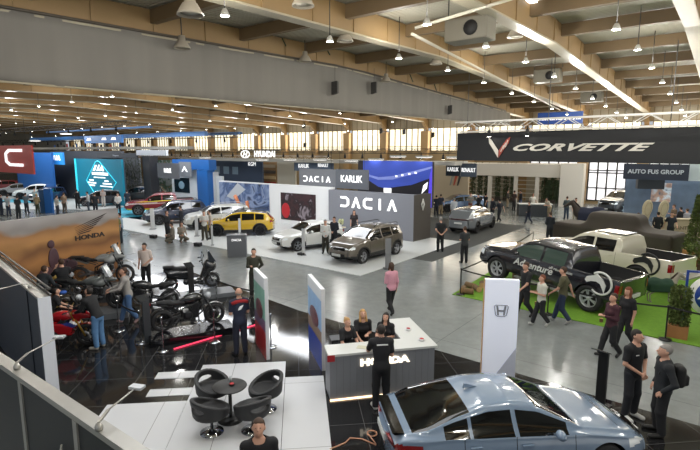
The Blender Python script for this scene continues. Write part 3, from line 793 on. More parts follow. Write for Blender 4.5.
for k in range(-12, 12):
    s = S_(k)
    root = empty('roof_girder', None, None, (s, 0, 0), kind='structure')
    m = MB(); T_ = [-5, 10, 22, 38, TW-1.4, TW-.1]
    lo = [girz(t) for t in T_]; lo[-1] = 7.6; lo[-2] = girz(TW-1.4)
    pts = list(zip(T_, lo))+[(t, roofz(t)-.05) for t in T_[::-1]]
    n = len(pts)
    for x0, x1 in ((-.2, .2),):
        m.add([(x0, a, z) for a, z in pts]+[(x1, a, z) for a, z in pts], [tuple(range(n))[::-1], tuple(range(n, 2*n))]+[(i, (i+1) % n, (i+1) % n+n, i+n) for i in range(n)])
    m.build('girder_web', tan_, root, kind='structure')
    fl = MB()
    for i in range(len(T_)-2): fl.bar((0, T_[i], lo[i]-.03), (0, T_[i+1], lo[i+1]-.03), .5, .06)
    fl.build('girder_flange', flange, root, kind='structure')
    st_ = MB()
    for t in np.arange(-3, TW-2, 2.25):
        st_.box(-.235, .235, t-.03, t+.03, girz(t), roofz(t)-.1)
    st_.build('stiffener', tan_, root, kind='structure')
    c = MB(); c.poly([(-.42, 0), (.42, 0), (.5, 7.6), (-.5, 7.6)], TW-.75, TW-.05); c.build('wall_column', mat('column_tan', hexc('#a08258'), .6, noise=.08, nscale=1.5), root, kind='structure')
for i, t in enumerate(np.arange(-1.9, TW-1, 4.13)):
    z = roofz(t)-.32
    MB().box(-128, 39, t-.13, t+.13, z-.22, z+.26).build('roof_purlin', tan2, kind='structure')
# back wall with windows
wallm = mat('tan_wall_panel', hexc('#94805e'), .7, noise=.08, nscale=1.5)
panelm = mat('translucent_upper_panel', hexc('#9c9078'), .6, noise=.10, nscale=2)
pane = mat('daylit_window_glass', (1., .87, .66), .4, emit=1.15, noise=.10, nscale=.9)
paneb = mat('daylit_window_glass_clear', (.92, .90, .95), .4, emit=.95, noise=.35, nscale=.9)
mull = flat('#2a2620', .6); mullt = flat('#7a684a', .6)
w = MB(); w.box(-130, 40, TW+.05, TW+.35, 7.95, 10.2); w.box(-130, 40, TW+.05, TW+.35, 4.75, 5.25); w.box(-130, S_(6), TW+.05, TW+.35, 0, 4.76); w.box(S_(9), 40, TW+.05, TW+.35, 0, 4.76)
w.box(S_(6), S_(9), TW+.05, TW+.35, 0, .3)
w.build('wall_back', wallm, kind='structure')
nwin = 0
for k in range(-12, 11):
    a, b = S_(k)+.5, S_(k+1)-.5; nwin += 1
    r = empty('window_%d' % nwin, None, None, (0, 0, 0), kind='structure')
    MB().box(a, b, TW+.1, TW+.13, 5.25, 7.95).build('window_pane', pane, r, kind='structure')
    f = MB()
    for x in np.linspace(a, b, 7): f.box(x-.035, x+.035, TW-.02, TW+.1, 5.2, 9.4)
    for z in (5.25, 5.75, 7.95): f.box(a, b, TW-.02, TW+.1, z-.04, z+.04)
    f.build('window_mullions', mullt, r, kind='structure')
    MB().box(a, b, TW-.0, TW+.04, 8.0, 9.4).build('upper_panel', panelm, r, kind='structure')
    if k in (6, 7, 8):
        nwin += 1
        r = empty('window_%d' % nwin, None, None, (0, 0, 0), kind='structure')
        MB().box(a, b, TW+.1, TW+.13, .3, 4.75).build('window_pane', paneb, r, kind='structure')
        f = MB()
        for x in np.linspace(a, b, 6): f.box(x-.06, x+.06, TW-.05, TW+.1, .3, 4.75)
        for z in (.35, 1.6, 3.1, 3.35, 4.7): f.box(a, b, TW-.05, TW+.1, z-.05, z+.05)
        f.build('window_mullions', mull, r, kind='structure')
MB().box(-130.3, -130, -14, TW+.3, 0, 11).build('wall_left', flat('#8f8a80', .8), kind='structure')
# divider curtain
V = []; F = []; nt_, nz_ = 260, 8
ts = np.linspace(-7, 47.5, nt_)
for t in ts:
    zt_ = girz(t)+.02
    for j in range(nz_):
        v = j/(nz_-1); fold = (.05*math.sin(t*2.1)+.035*math.sin(t*5.3+1.2)+.02*math.sin(t*11.))*(.35+.65*(1-v))
        zb_ = 7.25+.009*max(t, 0); V.append((S_(6)+.24+fold, t, zb_+(zt_-zb_)*v))
for i in range(nt_-1):
    for j in range(nz_-1): a = i*nz_+j; F.append((a, a+nz_, a+nz_+1, a+1))
cu = mesh_np('divider_curtain', V, F, mat('grey_curtain_cloth', hexc('#7d7972'), .9, noise=.09, nscale=1.2, stretch=(1, 1.5, .15)))
cu.modifiers.new('thickness', 'SOLIDIFY').thickness = .02
prop(cu, 'long grey divider curtain hanging under the roof girder across the hall', 'curtain')
for nm, z0, r in (('hem_rail', None, .035), ('curtain_rail', 1, .05)):
    m = MB()
    if z0 is None: m.tube([(S_(6)+.27, -7, 7.25), (S_(6)+.27, 0, 7.25), (S_(6)+.27, 47.5, 7.25+.009*47.5)], r, 6)
    else: m.tube([(S_(6)+.3, t, girz(t)+.06) for t in np.linspace(-7, 46, 20)], r, 6)
    m.build(nm, flange if z0 is None else flat('#4a4238', .6), cu)
# lamps
lens = mat('lamp_lens', (1., .97, .88), .3, emit=32)
def lamp0():
    r = empty('ceiling_lamp', 'small lit high-bay lamp hanging on a rod between the roof purlins', 'lamp', (0, 0, 0), 0, 'lit high-bay lamps under the roof')
    MB().tube([(0, 0, 0), (0, 0, 1.45)], .015, 6).build('rod', flat('#3a3835', .6), r)
    MB().lathe([(.0, .1), (.05, .1), (.10, .0), (.12, -.08), (.11, -.08), (.0, -.02)], 16).build('housing', flat('#b8b6ae', .4), r)
    MB().lathe([(0, -.085), (.105, -.085), (.105, -.06), (0, -.06)][::-1], 14).build('lens', lens, r)
    return r
proto = lamp0(); first = True; LAMPS = []
for k in [x/2 for x in range(-22, 20)]:
    if 5.5 < k < 7 or (k < 6 and k != int(k)) or k == 8.5: continue
    for t in np.arange(.1, 52, 4.15 if k >= 7 else 8.3):
        off = {7: 1.1, 7.5: 2.0, 8: 3.4, 9: 2.5}.get(k, 2.6)
        p = Vector((S_(k)+off, t, roofz(t)-1.55-.008*t))
        LAMPS.append((k, t, p))
        if not seen(p, 10): continue
        a, b = proj(p)
        if p.x < S_(6)-.5:   # hidden by the curtain
            q = CAM+(p-CAM)*((S_(6)+.24)/p.x)
            if 7.4 < q.z and q.y < 47: continue
        if p.x < -80 and int(k+int(t)) % 2: continue
        o = proto if first else copy_tree(proto); first = False; o.location = p
def bell(p, lab):
    r = empty('bell_pendant', lab, 'lamp', p)
    MB().tube([(0, 0, .3), (0, 0, max(.75, roofz(p[1])-p[2]-.1))], .02, 6).build('hook', flat('#3a3835', .6), r)
    MB().lathe([(0, .3), (.12, .3), (.13, .12), (.17, .1), (.30, -.12), (.31, -.16), (.29, -.16), (.26, -.1), (0, .02)], 20).build('shade', flat('#a59c8c', .4), r)
    MB().lathe([(0, -.08), (.22, -.12), (0, -.13)], 14).build('lamp_glass', flat('#c9c2b2', .2), r)
for (px, py, d, lab) in ((182, 44, 14.4, 'unlit bell-shaped lamp in front of the curtain near its left end'), (305, 58, 21, 'unlit bell-shaped lamp in front of the curtain, second from left'), (386, 79, 28, 'unlit bell-shaped lamp hanging before the right part of the curtain')):
    bell(ats(px, py, S_(6)+.75), lab)
for px, py, d, lab in ((190, 8, 12, 'bell-shaped lamp at the top edge above the left of the curtain'), (345, 37, 19, 'bell-shaped lamp hanging beside the girder in the middle of the ceiling'), (515, 33, 20, 'bell-shaped lamp hanging in front of the bright roof window'), (436, 61, 25, 'bell-shaped lamp above the right end of the curtain'), (303, 0, 14, 'bell-shaped lamp cut by the top edge of the picture')):
    bell(aty(px, py, d), lab)
# roof window, heater units, pipes
p = aty(512, 35, 19.0)
MB().box(-.9, .9, -.6, .6, -.04, .04).build('skylight', mat('skylight_glow', (1, .98, .92), .5, emit=3.), loc=(p.x, p.y, roofz(p.y)-.08), label='bright square roof window beyond the bell-shaped lamp', cat='skylight')
def heater(px, py, Y, lab):
    p = aty(px, py, Y); r = empty('air_heater', lab, 'heater', p, 0)
    MB().box(-.75, .75, -.4, .4, -.38, .35).build('casing', flat('#6f6a5c', .5), r, bevel=.05)
    m = MB(); m.lathe([(.0, 0), (.24, 0), (.24, .03), (0, .03)], 16, axis='y', c=(.2, -.44, -.02)); m.build('fan_opening', flat('#1b1a18', .7), r)
    for x in (-.8, .8): MB().tube([(x, 0, .4), (x, 0, roofz(p[1])-p[2]-.1)], .02, 5).build('hanger', flat('#3a3835'), r)
heater(548, 76, 30, 'grey suspended air heater with a round fan opening, nearer of the pair'); heater(592, 97, 38, 'grey suspended air heater farther towards the window wall')
heater(470, 30, 17, 'grey suspended air heater at the top beside the pipes')
for i, (a, b, lab) in enumerate(((aty(415, 28, 16), aty(640, -40, 14), 'pale horizontal pipe running across the roof bays near the top'), (aty(412, 34, 16), aty(560, 110, 44), 'thin pale pipe running along the girder towards the window wall'))):
    MB().tube([a, b], .05, 8).build('ceiling_pipe', flat('#b8b2a2', .4), label=lab, cat='pipe')
# hanging cables on the girder above the curtain
for px, y0, y1 in ((282, 24, 46), (326, 30, 55), (409, 60, 82), (433, 70, 92)):
    a = ats(px, y0, S_(6)+.3); a.z = min(a.z, roofz(a.y)-.1); b = ats(px+4, y1, S_(6)+.26)
    MB().tube([a, b], .03, 5).build('rope', flat('#2c3a26', .7), label='dark green rope against the tan girder above the curtain', cat='rope', group='ropes on the girder')
for px, py in ((335, 88), (374, 88), (450, 110)):
    p = ats(px, py, S_(6)+.6)
    r = empty('loudspeaker', 'small dark loudspeaker hanging in front of the curtain', 'loudspeaker', p, .4, 'loudspeakers before the curtain')
    MB().poly([(-.16, -.35), (.16, -.25), (.16, .35), (-.16, .3)], -.15, .15).build('cabinet', flat('#26231f', .6), r, bevel=.02)
    MB().tube([(0, 0, .3), (0, 0, 1.1)], .01, 4).build('cable', flat('#1a1a1a'), r)
for px, py in ((304, 126), (305, 145), (404, 132), (433, 135), (381, 131)):
    p = att(px, py, 46)
    r = empty('loudspeaker', 'small dark loudspeaker hanging before the windows', 'loudspeaker', p, .4, 'loudspeakers before the windows')
    MB().poly([(-.16, -.3), (.16, -.2), (.16, .3), (-.16, .25)], -.15, .15).build('cabinet', flat('#26231f', .6), r)
    MB().tube([(0, 0, .25), (0, 0, roofz(p[1])-p[2]-.1)], .012, 4).build('cable', flat('#1a1a1a'), r)
# ---------------------------------------------------------------- trusses
def truss(name, a, b, sz, m, label, nseg=None, group=None, cat='truss'):
    a = Vector(a); b = Vector(b); d = b-a; L = d.length; n = nseg or max(2, int(L/(sz*1.6)))
    t = MB(); u = d.normalized(); lat = Vector((-u.y, u.x, 0))*sz/2; up = Vector((0, 0, sz/2))
    c4 = [lat+up, -lat+up, -lat-up, lat-up]
    for c in c4: t.bar(a+c, b+c, sz*.12, sz*.12)
    for i in range(n):
        p, q = a+d*(i/n), a+d*((i+1)/n)
        for e, f in ((0, 3), (1, 2), (0, 1), (3, 2)):
            s, g = (c4[e], c4[f]) if i % 2 else (c4[f], c4[e]); t.bar(p+s, q+g, sz*.06, sz*.06)
    return t.build(name, m, label=label, cat=cat, group=group)
def spot(p, rz, lab, group, on=True, parent=None, s=1.):
    r = empty('spotlight', lab, 'spotlight', p, rz, group); r.scale = (s, s, s)
    MB().tube([(0, 0, .28), (0, 0, .12)], .03, 6).build('clamp', flat('#101010'), r)
    MB().lathe([(0, .14), (.07, .14), (.1, -.16), (.085, -.16), (0, -.1)], 12).build('barrel', flat('#151517', .5), r)
    MB().lathe([(0, -.162), (.09, -.162), (0, -.15)], 12).build('lens', mat('spot_lens', (1, .95, .85), .3, emit=25.) if on else flat('#3a3c40', .1), r)
    return r
alu = mat('truss_aluminium', (.72, .70, .66), .45, metal=.2); blk = flat('#191817', .5)
# ---------------------------------------------------------------- signs, panels and stands
def panel(name, a, b, z0, z1, th, m, label=None, cat=None, group=None, back=True):
    "upright slab whose visible face runs from plan point a to b (seen left to right)"
    a = Vector((a[0], a[1])); b = Vector((b[0], b[1])); L = (b-a).length; ang = math.atan2(b.y-a.y, b.x-a.x)
    r = empty(name, label, cat, (a.x, a.y, z0), ang, group)
    MB().box(0, L, 0, th, 0, z1-z0).build('panel', m, r)
    return r, L, z1-z0
def pxpanel(name, x0, x1, yt, yb, t, th, m, label, cat, group=None, floor=False, x0b=None, yt2=None):
    "slab in the plane t = const covering a span of the picture at that distance"
    a = att(x0, yt, t); b = att(x1, yt if yt2 is None else yt2, t); c = att((x0+x1)/2, yb, t)
    return panel(name, (a.x, t), (b.x, t), 0 if floor else c.z, (a.z+b.z)/2, th, m, label, cat, group)
white = flat('#d8dadb', .5); whitem = flat('#e6e7e8', .6); wlet = mat('lit_white_letter', (.95, .95, .95), .5, emit=.9)
def dacia(parent, x, z, w, m, y=-.02):
    "the five angular letters"
    h = w*.09; u = w/5.6; t = h*.36; k = MB()
    def L(pts, x0): k.poly([(x0+a, z+b) for a, b in pts], y-.02, y)
    x0 = x-w/2; lw = u*.92
    L([(0, h*.9), (lw*.65, h*.9), (lw, h*.45), (lw, -h*.45), (lw*.65, -h*.9), (0, -h*.9), (0, -h*.9+t), (lw*.6, -h*.9+t), (lw*.75, -h*.35), (lw*.75, h*.35), (lw*.6, h*.9-t), (0, h*.9-t)], x0)
    for s in (1, 4):
        xa = x0+u*1.18*s
        L([(0, -h*.9), (lw*.42, h*.9), (lw*.58, h*.9), (lw, -h*.9), (lw*.74, -h*.9), (lw*.5, h*.25), (lw*.26, -h*.9)], xa)
    xa = x0+u*1.18*2
    L([(lw, h*.9), (lw*.3, h*.9), (0, h*.45), (0, -h*.45), (lw*.3, -h*.9), (lw, -h*.9), (lw, -h*.9+t), (lw*.4, -h*.9+t), (lw*.25, -h*.35), (lw*.25, h*.35), (lw*.4, h*.9-t), (lw, h*.9-t)], xa)
    xa = x0+u*1.18*3+lw*.42
    L([(0, -h*.9), (0, h*.9), (lw*.22, h*.9), (lw*.22, -h*.9)], xa)
    return k.build('lettering', m, parent)
def strokes(name, lines, r, m, parent, n=6):
    k = MB()
    for l in lines: k.tube(l, r, n)
    return k.build(name, m, parent)
# ---- Dacia stand
platm = mat('white_platform', hexc('#c2c5c4'), .35, noise=.04, nscale=2)
T0, TD = 16.25, 24.4
gD = flat('#7d7f87', .45); gD2 = flat('#6d7078', .45)
cD = att(359, 277, T0).x
pl = MB(); pl.add([(-37.5, 18.0, 0), (-33.0, T0+.2, 0), (-12.0, T0, 0), (-12.0, 26.2, 0), (-13.2, 26.2, 0), (-37.5, 26.2, 0)]+[(-37.5, 18.0, .03), (-33.0, T0+.2, .03), (-12.0, T0, .03), (-12.0, 26.2, .03), (-13.2, 26.2, .03), (-37.5, 26.2, .03)],
   [(6, 7, 8, 9, 10, 11), (0, 1, 7, 6), (1, 2, 8, 7), (2, 3, 9, 8), (3, 4, 10, 9)])
pl.build('floor_platform', platm, label='low white platform floor under the row of cars at the grey stand', cat='platform')
xr_ = att(414, 195, TD).x; xl = att(328.5, 190, TD).x; zt = (att(414, 195, TD).z+att(328.5, 189.5, TD).z)/2
r, L, h = panel('stand_wall', (xl, TD), (xr_, TD), .03, zt, .3, gD, 'large grey stand wall with wide white lettering behind the dark SUV', 'stand wall')
dacia(r, L*.49, h*.74, L*.66, wlet)
xe = xr_+.02
r, L2, h2 = panel('stand_wall', (xr_+.01, TD+.0), (xr_+.01+.15, TD+1.75), .03, zt-.02, .25, mat('dark_slat_panel', hexc('#3d3833'), .6), 'dark brown end panel with a pale diamond emblem', 'stand wall')
k = MB(); c = (L2*.5, h2*.78)
for s in (1, .62):
    d = [(c[0], c[1]+.34*s), (c[0]+.17*s, c[1]), (c[0], c[1]-.34*s), (c[0]-.17*s, c[1]), (c[0], c[1]+.34*s)]
    k.tube([(a, -.03, b) for a, b in d], .022, 5)
k.build('diamond_emblem', flat('#c9c9c4', .4), r)
for i in range(12): pass
xw = att(219, 182, TD+.4).x
r, L, h = panel('stand_wall', (xw, TD+.4), (xl-.02, TD+.4), .03, (att(219, 181, TD).z+zt)/2+.05, .3, whitem, 'long white stand wall carrying two large pictures behind the yellow and white cars', 'stand wall')
def picmat(name, cols, scale, seed=0., dist=1.5, emit=0.):
    m = bpy.data.materials.new(name); m.use_nodes = True; nt = m.node_tree; b = nt.nodes['Principled BSDF']
    tc = nt.nodes.new('ShaderNodeTexCoord'); mp = nt.nodes.new('ShaderNodeMapping'); mp.inputs['Location'].default_value = (seed, seed*2, seed)
    nz = nt.nodes.new('ShaderNodeTexNoise'); nz.inputs['Scale'].default_value = scale; nz.inputs['Distortion'].default_value = dist; nz.inputs['Detail'].default_value = 3
    cr = nt.nodes.new('ShaderNodeValToRGB'); cr.color_ramp.interpolation = 'EASE'
    for i, c in enumerate(cols):
        p = .28+.44*i/(len(cols)-1)
        e = cr.color_ramp.elements[i] if i < 2 else cr.color_ramp.elements.new(p)
    for i, c in enumerate(cols):
        e = cr.color_ramp.elements[i]; e.position = .28+.44*i/(len(cols)-1); e.color = (*hexc(c), 1)
    L_ = nt.links.new; L_(tc.outputs['Object'], mp.inputs[0]); L_(mp.outputs[0], nz.inputs[0]); L_(nz.outputs['Fac'], cr.inputs[0]); L_(cr.outputs[0], b.inputs['Base Color'])
    b.inputs['Roughness'].default_value = .4
    if emit: L_(cr.outputs[0], b.inputs['Emission Color']); b.inputs['Emission Strength'].default_value = emit
    return m
def loc2(px, py, t, root):  # px on the wall plane -> local (x, z) of a panel root
    p = att(px, py, t); return p.x-root.location.x, p.z-root.location.z
p0, p1 = loc2(219.5, 185, TD+.4, r), loc2(270, 222, TD+.4, r)
MB().box(p0[0], p1[0], -.04, 0, .05, h-.08).build('picture', picmat('phone_picture', ['#1c2740', '#44587e', '#7b8aa8', '#2a3550'], .9, 3., emit=.15), r)
q = p0[0]; wq = p1[0]-p0[0]
k = MB(); k.poly([(q+wq*.16, h*.58), (q+wq*.4, h*.97), (q+wq*.55, h*.8), (q+wq*.3, h*.5)], -.06, -.04); k.build('picture_sheet', flat('#b9bfc6'), r)
k = MB(); k.tube([(q+wq*.3, -.05, h*.15), (q+wq*.42, -.05, h*.4), (q+wq*.34, -.05, h*.62)], .17, 8); k.tube([(q+wq*.5, -.05, h*.08), (q+wq*.6, -.05, h*.3), (q+wq*.58, -.05, h*.5)], .15, 8); k.build('picture_arms', flat('#c27448'), r)
p0, p1 = loc2(281, 194, TD+.4, r), loc2(316, 222, TD+.4, r)
MB().box(p0[0], p1[0], -.04, 0, h*.12, h*.8).build('picture', picmat('cabin_picture', ['#1b1414', '#3a2226', '#241a1e', '#8a8088'], 1.2, 7., emit=.1), r)
MB().ell((p0[0]+.5, -.05, h*.35), (.42, .02, .55), 12).build('picture_red_figure', flat('#b3202a'), r)
# deck rail on the wall tops
for px0, px1, nn in ((150, 0, 0),): pass
# lounge box on top and its floor edge
def sign(x0, x1, yt, yb, t, col, label, txt=None, ts=.5, tcol=None, group=None, name='hanging_sign', wtxt=1., bold=.004, yaw=0., emit_letters=True, cat='sign'):
    r, L, h = pxpanel(name, x0, x1, yt, yb, t, .12, flat(col, .5), label, cat, group)
    if txt: text(txt, 'lettering', wlet if tcol is None else flat(tcol), r, (L/2, -.02, h/2), h*ts, width=wtxt, bold=bold)
    m = MB()
    for x in (L*.12, L*.88): m.tube([(x, .06, h), (x, .06, h+2.2)], .012, 4)
    m.build('suspension_wire', flat('#2a2a2a'), r)
    return r, L, h
r, L, h = sign(299, 335.5, 169, 189, 25.2, '#73767c', 'grey hanging sign with the wide angular white lettering above the stand'); dacia(r, L/2, h*.5, L*.74, wlet)
sign(335.5, 368, 169.5, 189, 25.2, '#5f636a', 'darker grey hanging sign with a white dealer name, right of the angular lettering', 'KARLIK', .5, wtxt=.85, bold=.008)
sign(294, 313.5, 161, 171, 33, '#44546a', 'blue-grey hanging sign behind the grey one, left half', 'KARLIK', .55, wtxt=.8)
sign(313.5, 333, 161, 170, 33, '#4a5a70', 'blue-grey hanging sign behind the grey one, right half', 'RENAULT', .5, wtxt=.7)
sign(446, 460.5, 163, 176, 34, '#333c48', 'dark hanging sign left of its twin beside the long black banner', 'KARLIK', .45, wtxt=.65)
sign(461, 476.5, 163.5, 177, 33.2, '#3b4654', 'dark hanging sign under the left end of the long black banner', 'RENAULT', .42, wtxt=.6)
r, L, h = sign(157, 178, 163, 178.5, 24.5, '#565a60', 'grey tilted hanging sign with dealer name above the dark blue car', 'KARLIK', .42, wtxt=.6)
r, L, h = sign(178.5, 190, 162, 177, 25.5, '#74787e', 'small grey hanging sign with a white chevron emblem')
MB().poly([(L*.25, h*.35), (L*.5, h*.72), (L*.75, h*.35), (L*.66, h*.35), (L*.5, h*.58), (L*.34, h*.35)], -.03, 0).build('chevron_emblem', wlet, r)
# ---- blue mural (upper gallery)
r, L, h = pxpanel('mural_wall', 358, 432.5, 161, 205, 31, .3, flat('#23222c', .5), 'tall dark wall with a glowing blue car-front mural above the grey stand', 'mural')
def wavy(pts_lo, pts_hi, y, m, nm, root):
    k = MB(); n = len(pts_lo); k.poly(pts_lo+pts_hi[::-1], y-.02, y); return k.build(nm, m, root)
Hm = lambda v: h*v
blue = mat('mural_blue', hexc('#3f55b8'), .3, emit=.35, noise=.35, nscale=.5, stretch=(.4, 1, 1.6)); blue2 = mat('mural_pale_blue', hexc('#8797e0'), .3, emit=.35, noise=.25, nscale=.7)
wavy([(L*.08, Hm(.62)), (L*.3, Hm(.4)), (L*.4, Hm(.37)), (L*.75, Hm(.48)), (L, Hm(.66))], [(L*.08, Hm(1)), (L*.3, Hm(1)), (L*.4, Hm(1)), (L*.75, Hm(1)), (L, Hm(1))], -.01, blue, 'mural_bonnet', r)
wavy([(L*.10, Hm(.66)), (L*.3, Hm(.56)), (L*.5, Hm(.58)), (L*.8, Hm(.74)), (L, Hm(.86))], [(L*.10, Hm(.7)), (L*.3, Hm(.62)), (L*.5, Hm(.66)), (L*.8, Hm(.8)), (L, Hm(.9))], -.035, blue2, 'mural_crease', r)
for i, x in enumerate((.55, .63, .72, .8)): MB().box(L*x-.09, L*x+.09, -.06, -.03, Hm(.64+.03*i), Hm(.68+.03*i)).build('mural_letter', wlet, r)
MB().box(L*.38, L*.48, -.06, 0, Hm(.18), Hm(.38)).build('mural_lamp', wlet, r)
MB().poly([(L*.88, Hm(.3)), (L*.94, Hm(.42)), (L*.95, Hm(.56)), (L*.9, Hm(.48))], -.06, 0).build('mural_lamp', wlet, r)
MB().poly([(L*.955, 0), (L, 0), (L, h*.9), (L*.975, h*.7)], -.05, 0).build('mural_edge', mat('mural_violet', hexc('#5a4ae0'), .3, emit=.6), r)
# gallery plants and people-height clutter along the wall top: planter with yellow-green plants
def tuft(p, r0, n, hh, m, name='planter', label=None, potc='#2b2b2b', group=None, cat='plant', potw=None):
    root = empty(name, label, cat, p, 0, group); pw = potw or r0*.8
    MB().box(-pw, pw, -pw*.6, pw*.6, 0, .3*hh).build('pot', flat(potc, .6), root)
    k = MB()
    for i in range(n):
        a = random.uniform(0, 2*PI); b = random.uniform(.2, 1); c = Vector((pw*random.uniform(-.8, .8), pw*.5*random.uniform(-.8, .8), .28*hh)); e = c+Vector((math.cos(a)*r0*b*.7, math.sin(a)*r0*b*.7, hh*random.uniform(.35, .75)))
        w = Vector((-math.sin(a), math.cos(a), 0))*r0*.14; mm = (c+e)/2+Vector((0, 0, .06))
        k.add([c, mm+w, e, mm-w], [(0, 1, 2, 3)])
    k.build('foliage', m, root); return root
leafy = mat('leaf_yellow_green', hexc('#8e9440'), .6, noise=.3, nscale=3); leafd = mat('leaf_dark', hexc('#38492a'), .6, noise=.3, nscale=3)
# lounge furniture on the gallery
def hedge(name, p, sx, sy_, sz, m, label, n=700, pot=None, group=None, cat='plant', ls=.07, cone_=False):
    root = empty(name, label, cat, p, 0, group)
    if pot: MB().box(-pot[0], pot[0], -pot[0], pot[0], 0, pot[1]).build('planter_box', pot[2], root)
    z0 = pot[1] if pot else 0
    k = MB()
    for i in range(n):
        u = rng.random(3); a = u[0]*2*PI; zz = u[1]; rr = (1-.75*zz if cone_ else 1)*(.55+.45*u[2])
        c = Vector((math.cos(a)*sx*rr, math.sin(a)*sy_*rr, z0+zz*sz)); d = Vector(rng.normal(size=3)).normalized()*ls; e = Vector(rng.normal(size=3)).normalized()*ls*.5
        k.add([c-d, c+e, c+d, c-e], [(0, 1, 2, 3)])
    k.build('foliage', m, root); MB().tube([(0, 0, z0*.5), (0, 0, z0+sz*.85)], .04, 6).build('stem', flat('#4a3a26'), root)
    return root
# ---- things standing on the left of the hall
def wallpx(x0, x1, yt, yb, t, m, label, th=.2, name='stand_wall', cat='stand wall', floor=True): return pxpanel(name, x0, x1, yt, yb, t, th, m, label, cat, floor=floor)
r, L, h = sign(-14, 31, 145.5, 172.5, 14.5, '#a32a1c', 'red hanging sign with a single visible white letter at the left edge')
k = MB(); cx, cz, w_, hh_ = L*.645, h*.56, L*.17, h*.26
k.tube([(cx+w_, -.03, cz+hh_), (cx-w_*.6, -.03, cz+hh_), (cx-w_, -.03, cz+hh_*.6), (cx-w_, -.03, cz-hh_*.6), (cx-w_*.6, -.03, cz-hh_), (cx+w_, -.03, cz-hh_)], h*.06, 6); k.build('lettering', wlet, r)
bl = mat('stand_blue', hexc('#0f559a'), .5); teal = mat('stand_teal', hexc('#0d6f88'), .4, emit=.25, noise=.25, nscale=.3)
wallpx(15, 51, 152.5, 190, 22, bl, 'plain bright blue stand wall behind the white cars')
r, L, h = wallpx(50.5, 122, 151, 200, 24.4, flat('#3c4048', .6), 'dark grey stand wall carrying the teal display')
r, L, h = wallpx(49.5, 62, 152.5, 164.5, 22.6, mat('sign_blue', hexc('#2d8ad8'), .4, emit=.35), 'small square blue sign with a white peak emblem', name='emblem_sign', cat='sign', floor=False)
def peaks(root, cx, cz, w, m):
    k = MB()
    for pts in ([(-1, -.3), (-.45, .55), (-.2, .55), (-.62, -.3)], [(-.3, -.3), (.15, .6), (.32, .6), (-.0, -.3)], [(.15, -.3), (.4, .1), (.75, .6), (1., -.3), (.7, -.3), (.62, .05), (.42, -.3)]):
        k.poly([(cx+w*a, cz+w*b*.6) for a, b in pts], -.05, 0)
    k.build('peak_emblem', m, root)
peaks(r, L/2, h/2, L*.32, wlet)
r, L, h = wallpx(75, 121, 159, 197, 23.6, teal, 'teal display wall with a glowing diamond outline and white text', name='display_wall', cat='display')
cx, cz = L*.52, h*.5
strokes('diamond_outline', [[(cx-L*.28, -.03, cz), (cx-L*.05, -.03, h*.93), (cx, -.03, h*.96), (cx+L*.05, -.03, h*.93), (cx+L*.36, -.03, cz), (cx+L*.1, -.03, h*.08), (cx-L*.04, -.03, h*.08), (cx-L*.28, -.03, cz)]], .05, mat('cyan_glow', (.05, .6, .75), .3, emit=.7), r)
peaks(r, cx, h*.78, L*.12, wlet)
for a, b, c, d in ((-.14, .2, .64, .7), (-.11, .14, .575, .595), (-.25, -.07, .44, .47), (-.23, -.1, .38, .41), (.08, .26, .44, .47), (.02, .28, .385, .405), (-.21, -.12, .5, .53), (.12, .2, .5, .53)):
    MB().box(cx+L*a, cx+L*b, -.04, 0, h*c, h*d).build('text_line', wlet, r)
MB().box(cx-L*.06, cx+L*.06, -.05, 0, h*.13, h*.29).build('cyan_square', mat('cyan_square', (.1, .6, .8), .3, emit=.8), r)
MB().box(0, L*.02, -.1, 0, 0, h).build('light_strip', mat('cyan_glow', (.05, .6, .75), .3, emit=.7), r)
r, L, h = wallpx(97, 136, 153, 158, 24.0, flat('#33363c', .6), 'dark grey fascia with faint lettering right of the teal display', name='fascia', cat='fascia', floor=False)
text('Husqvarna', 'lettering', flat('#8d9096'), r, (L*.5, -.02, h*.5), h*.55)
wallpx(136, 166, 150, 155.5, 24, flat('#b8bcc2', .5), 'pale grey fascia beam at the window side', name='fascia', cat='fascia', floor=False)
wallpx(121.5, 139, 158, 200, 29, picmat('shelf_wall', ['#243048', '#8a8f98', '#3c4a3c', '#c8c8c8'], 1.3, 1.), 'cluttered display wall in grey, green and white beside the dark pillar')
wallpx(142, 149, 156, 197, 25, flat('#1f2024', .5), 'slim black pillar before the cluttered display wall', name='pillar', cat='pillar', th=.9)
wallpx(150, 172, 160, 196, 33, picmat('shelf_wall2', ['#5a6a70', '#b0b8b8', '#3c6a4c', '#a08070'], 1.1, 4.), 'colourful far display wall behind the tilted grey sign')
r, L, h = wallpx(171, 196, 167, 203, 27.5, flat('#c4c8cc', .5), 'white stand wall with a dark square screen', name='stand_wall')
MB().box(L*.12, L*.72, -.05, 0, h*.34, h*.72).build('screen', mat('dark_screen', hexc('#16242c'), .2), r); MB().ell((L*.42, -.07, h*.53), (L*.12, .02, h*.1), 12).build('screen_image', flat('#7c98a8'), r)
r, L, h = wallpx(172, 208.5, 159.5, 169.5, 26.6, bl, 'bright blue fascia of the blue arch', name='fascia', cat='fascia', floor=False, th=.8)
wallpx(196.5, 207, 170.2, 208, 26.6, bl, 'bright blue arch pillar behind the white estate car', name='pillar', cat='pillar', th=.8)
wallpx(209.5, 213, 172, 206, 27.2, flat('#b5bac0', .5), 'white narrow upright beside the blue pillar', name='pillar', cat='pillar', th=.6)
r, L, h = wallpx(208.5, 262, 160, 184, 36, flat('#34435a', .5), 'dark blue far wall with three pale posters', floor=True)
for x in (.12, .3, .47):
    MB().box(L*x, L*(x+.1), -.05, 0, h*.62, h*.82).build('poster', flat('#7c93a6'), r)
text('KGM', 'lettering', wlet, r, (L*.83, -.05, h*.9), h*.14)
wallpx(213, 222, 176, 208, 27.5, flat('#bfc4c6', .5), 'small white wall left of the phone picture')
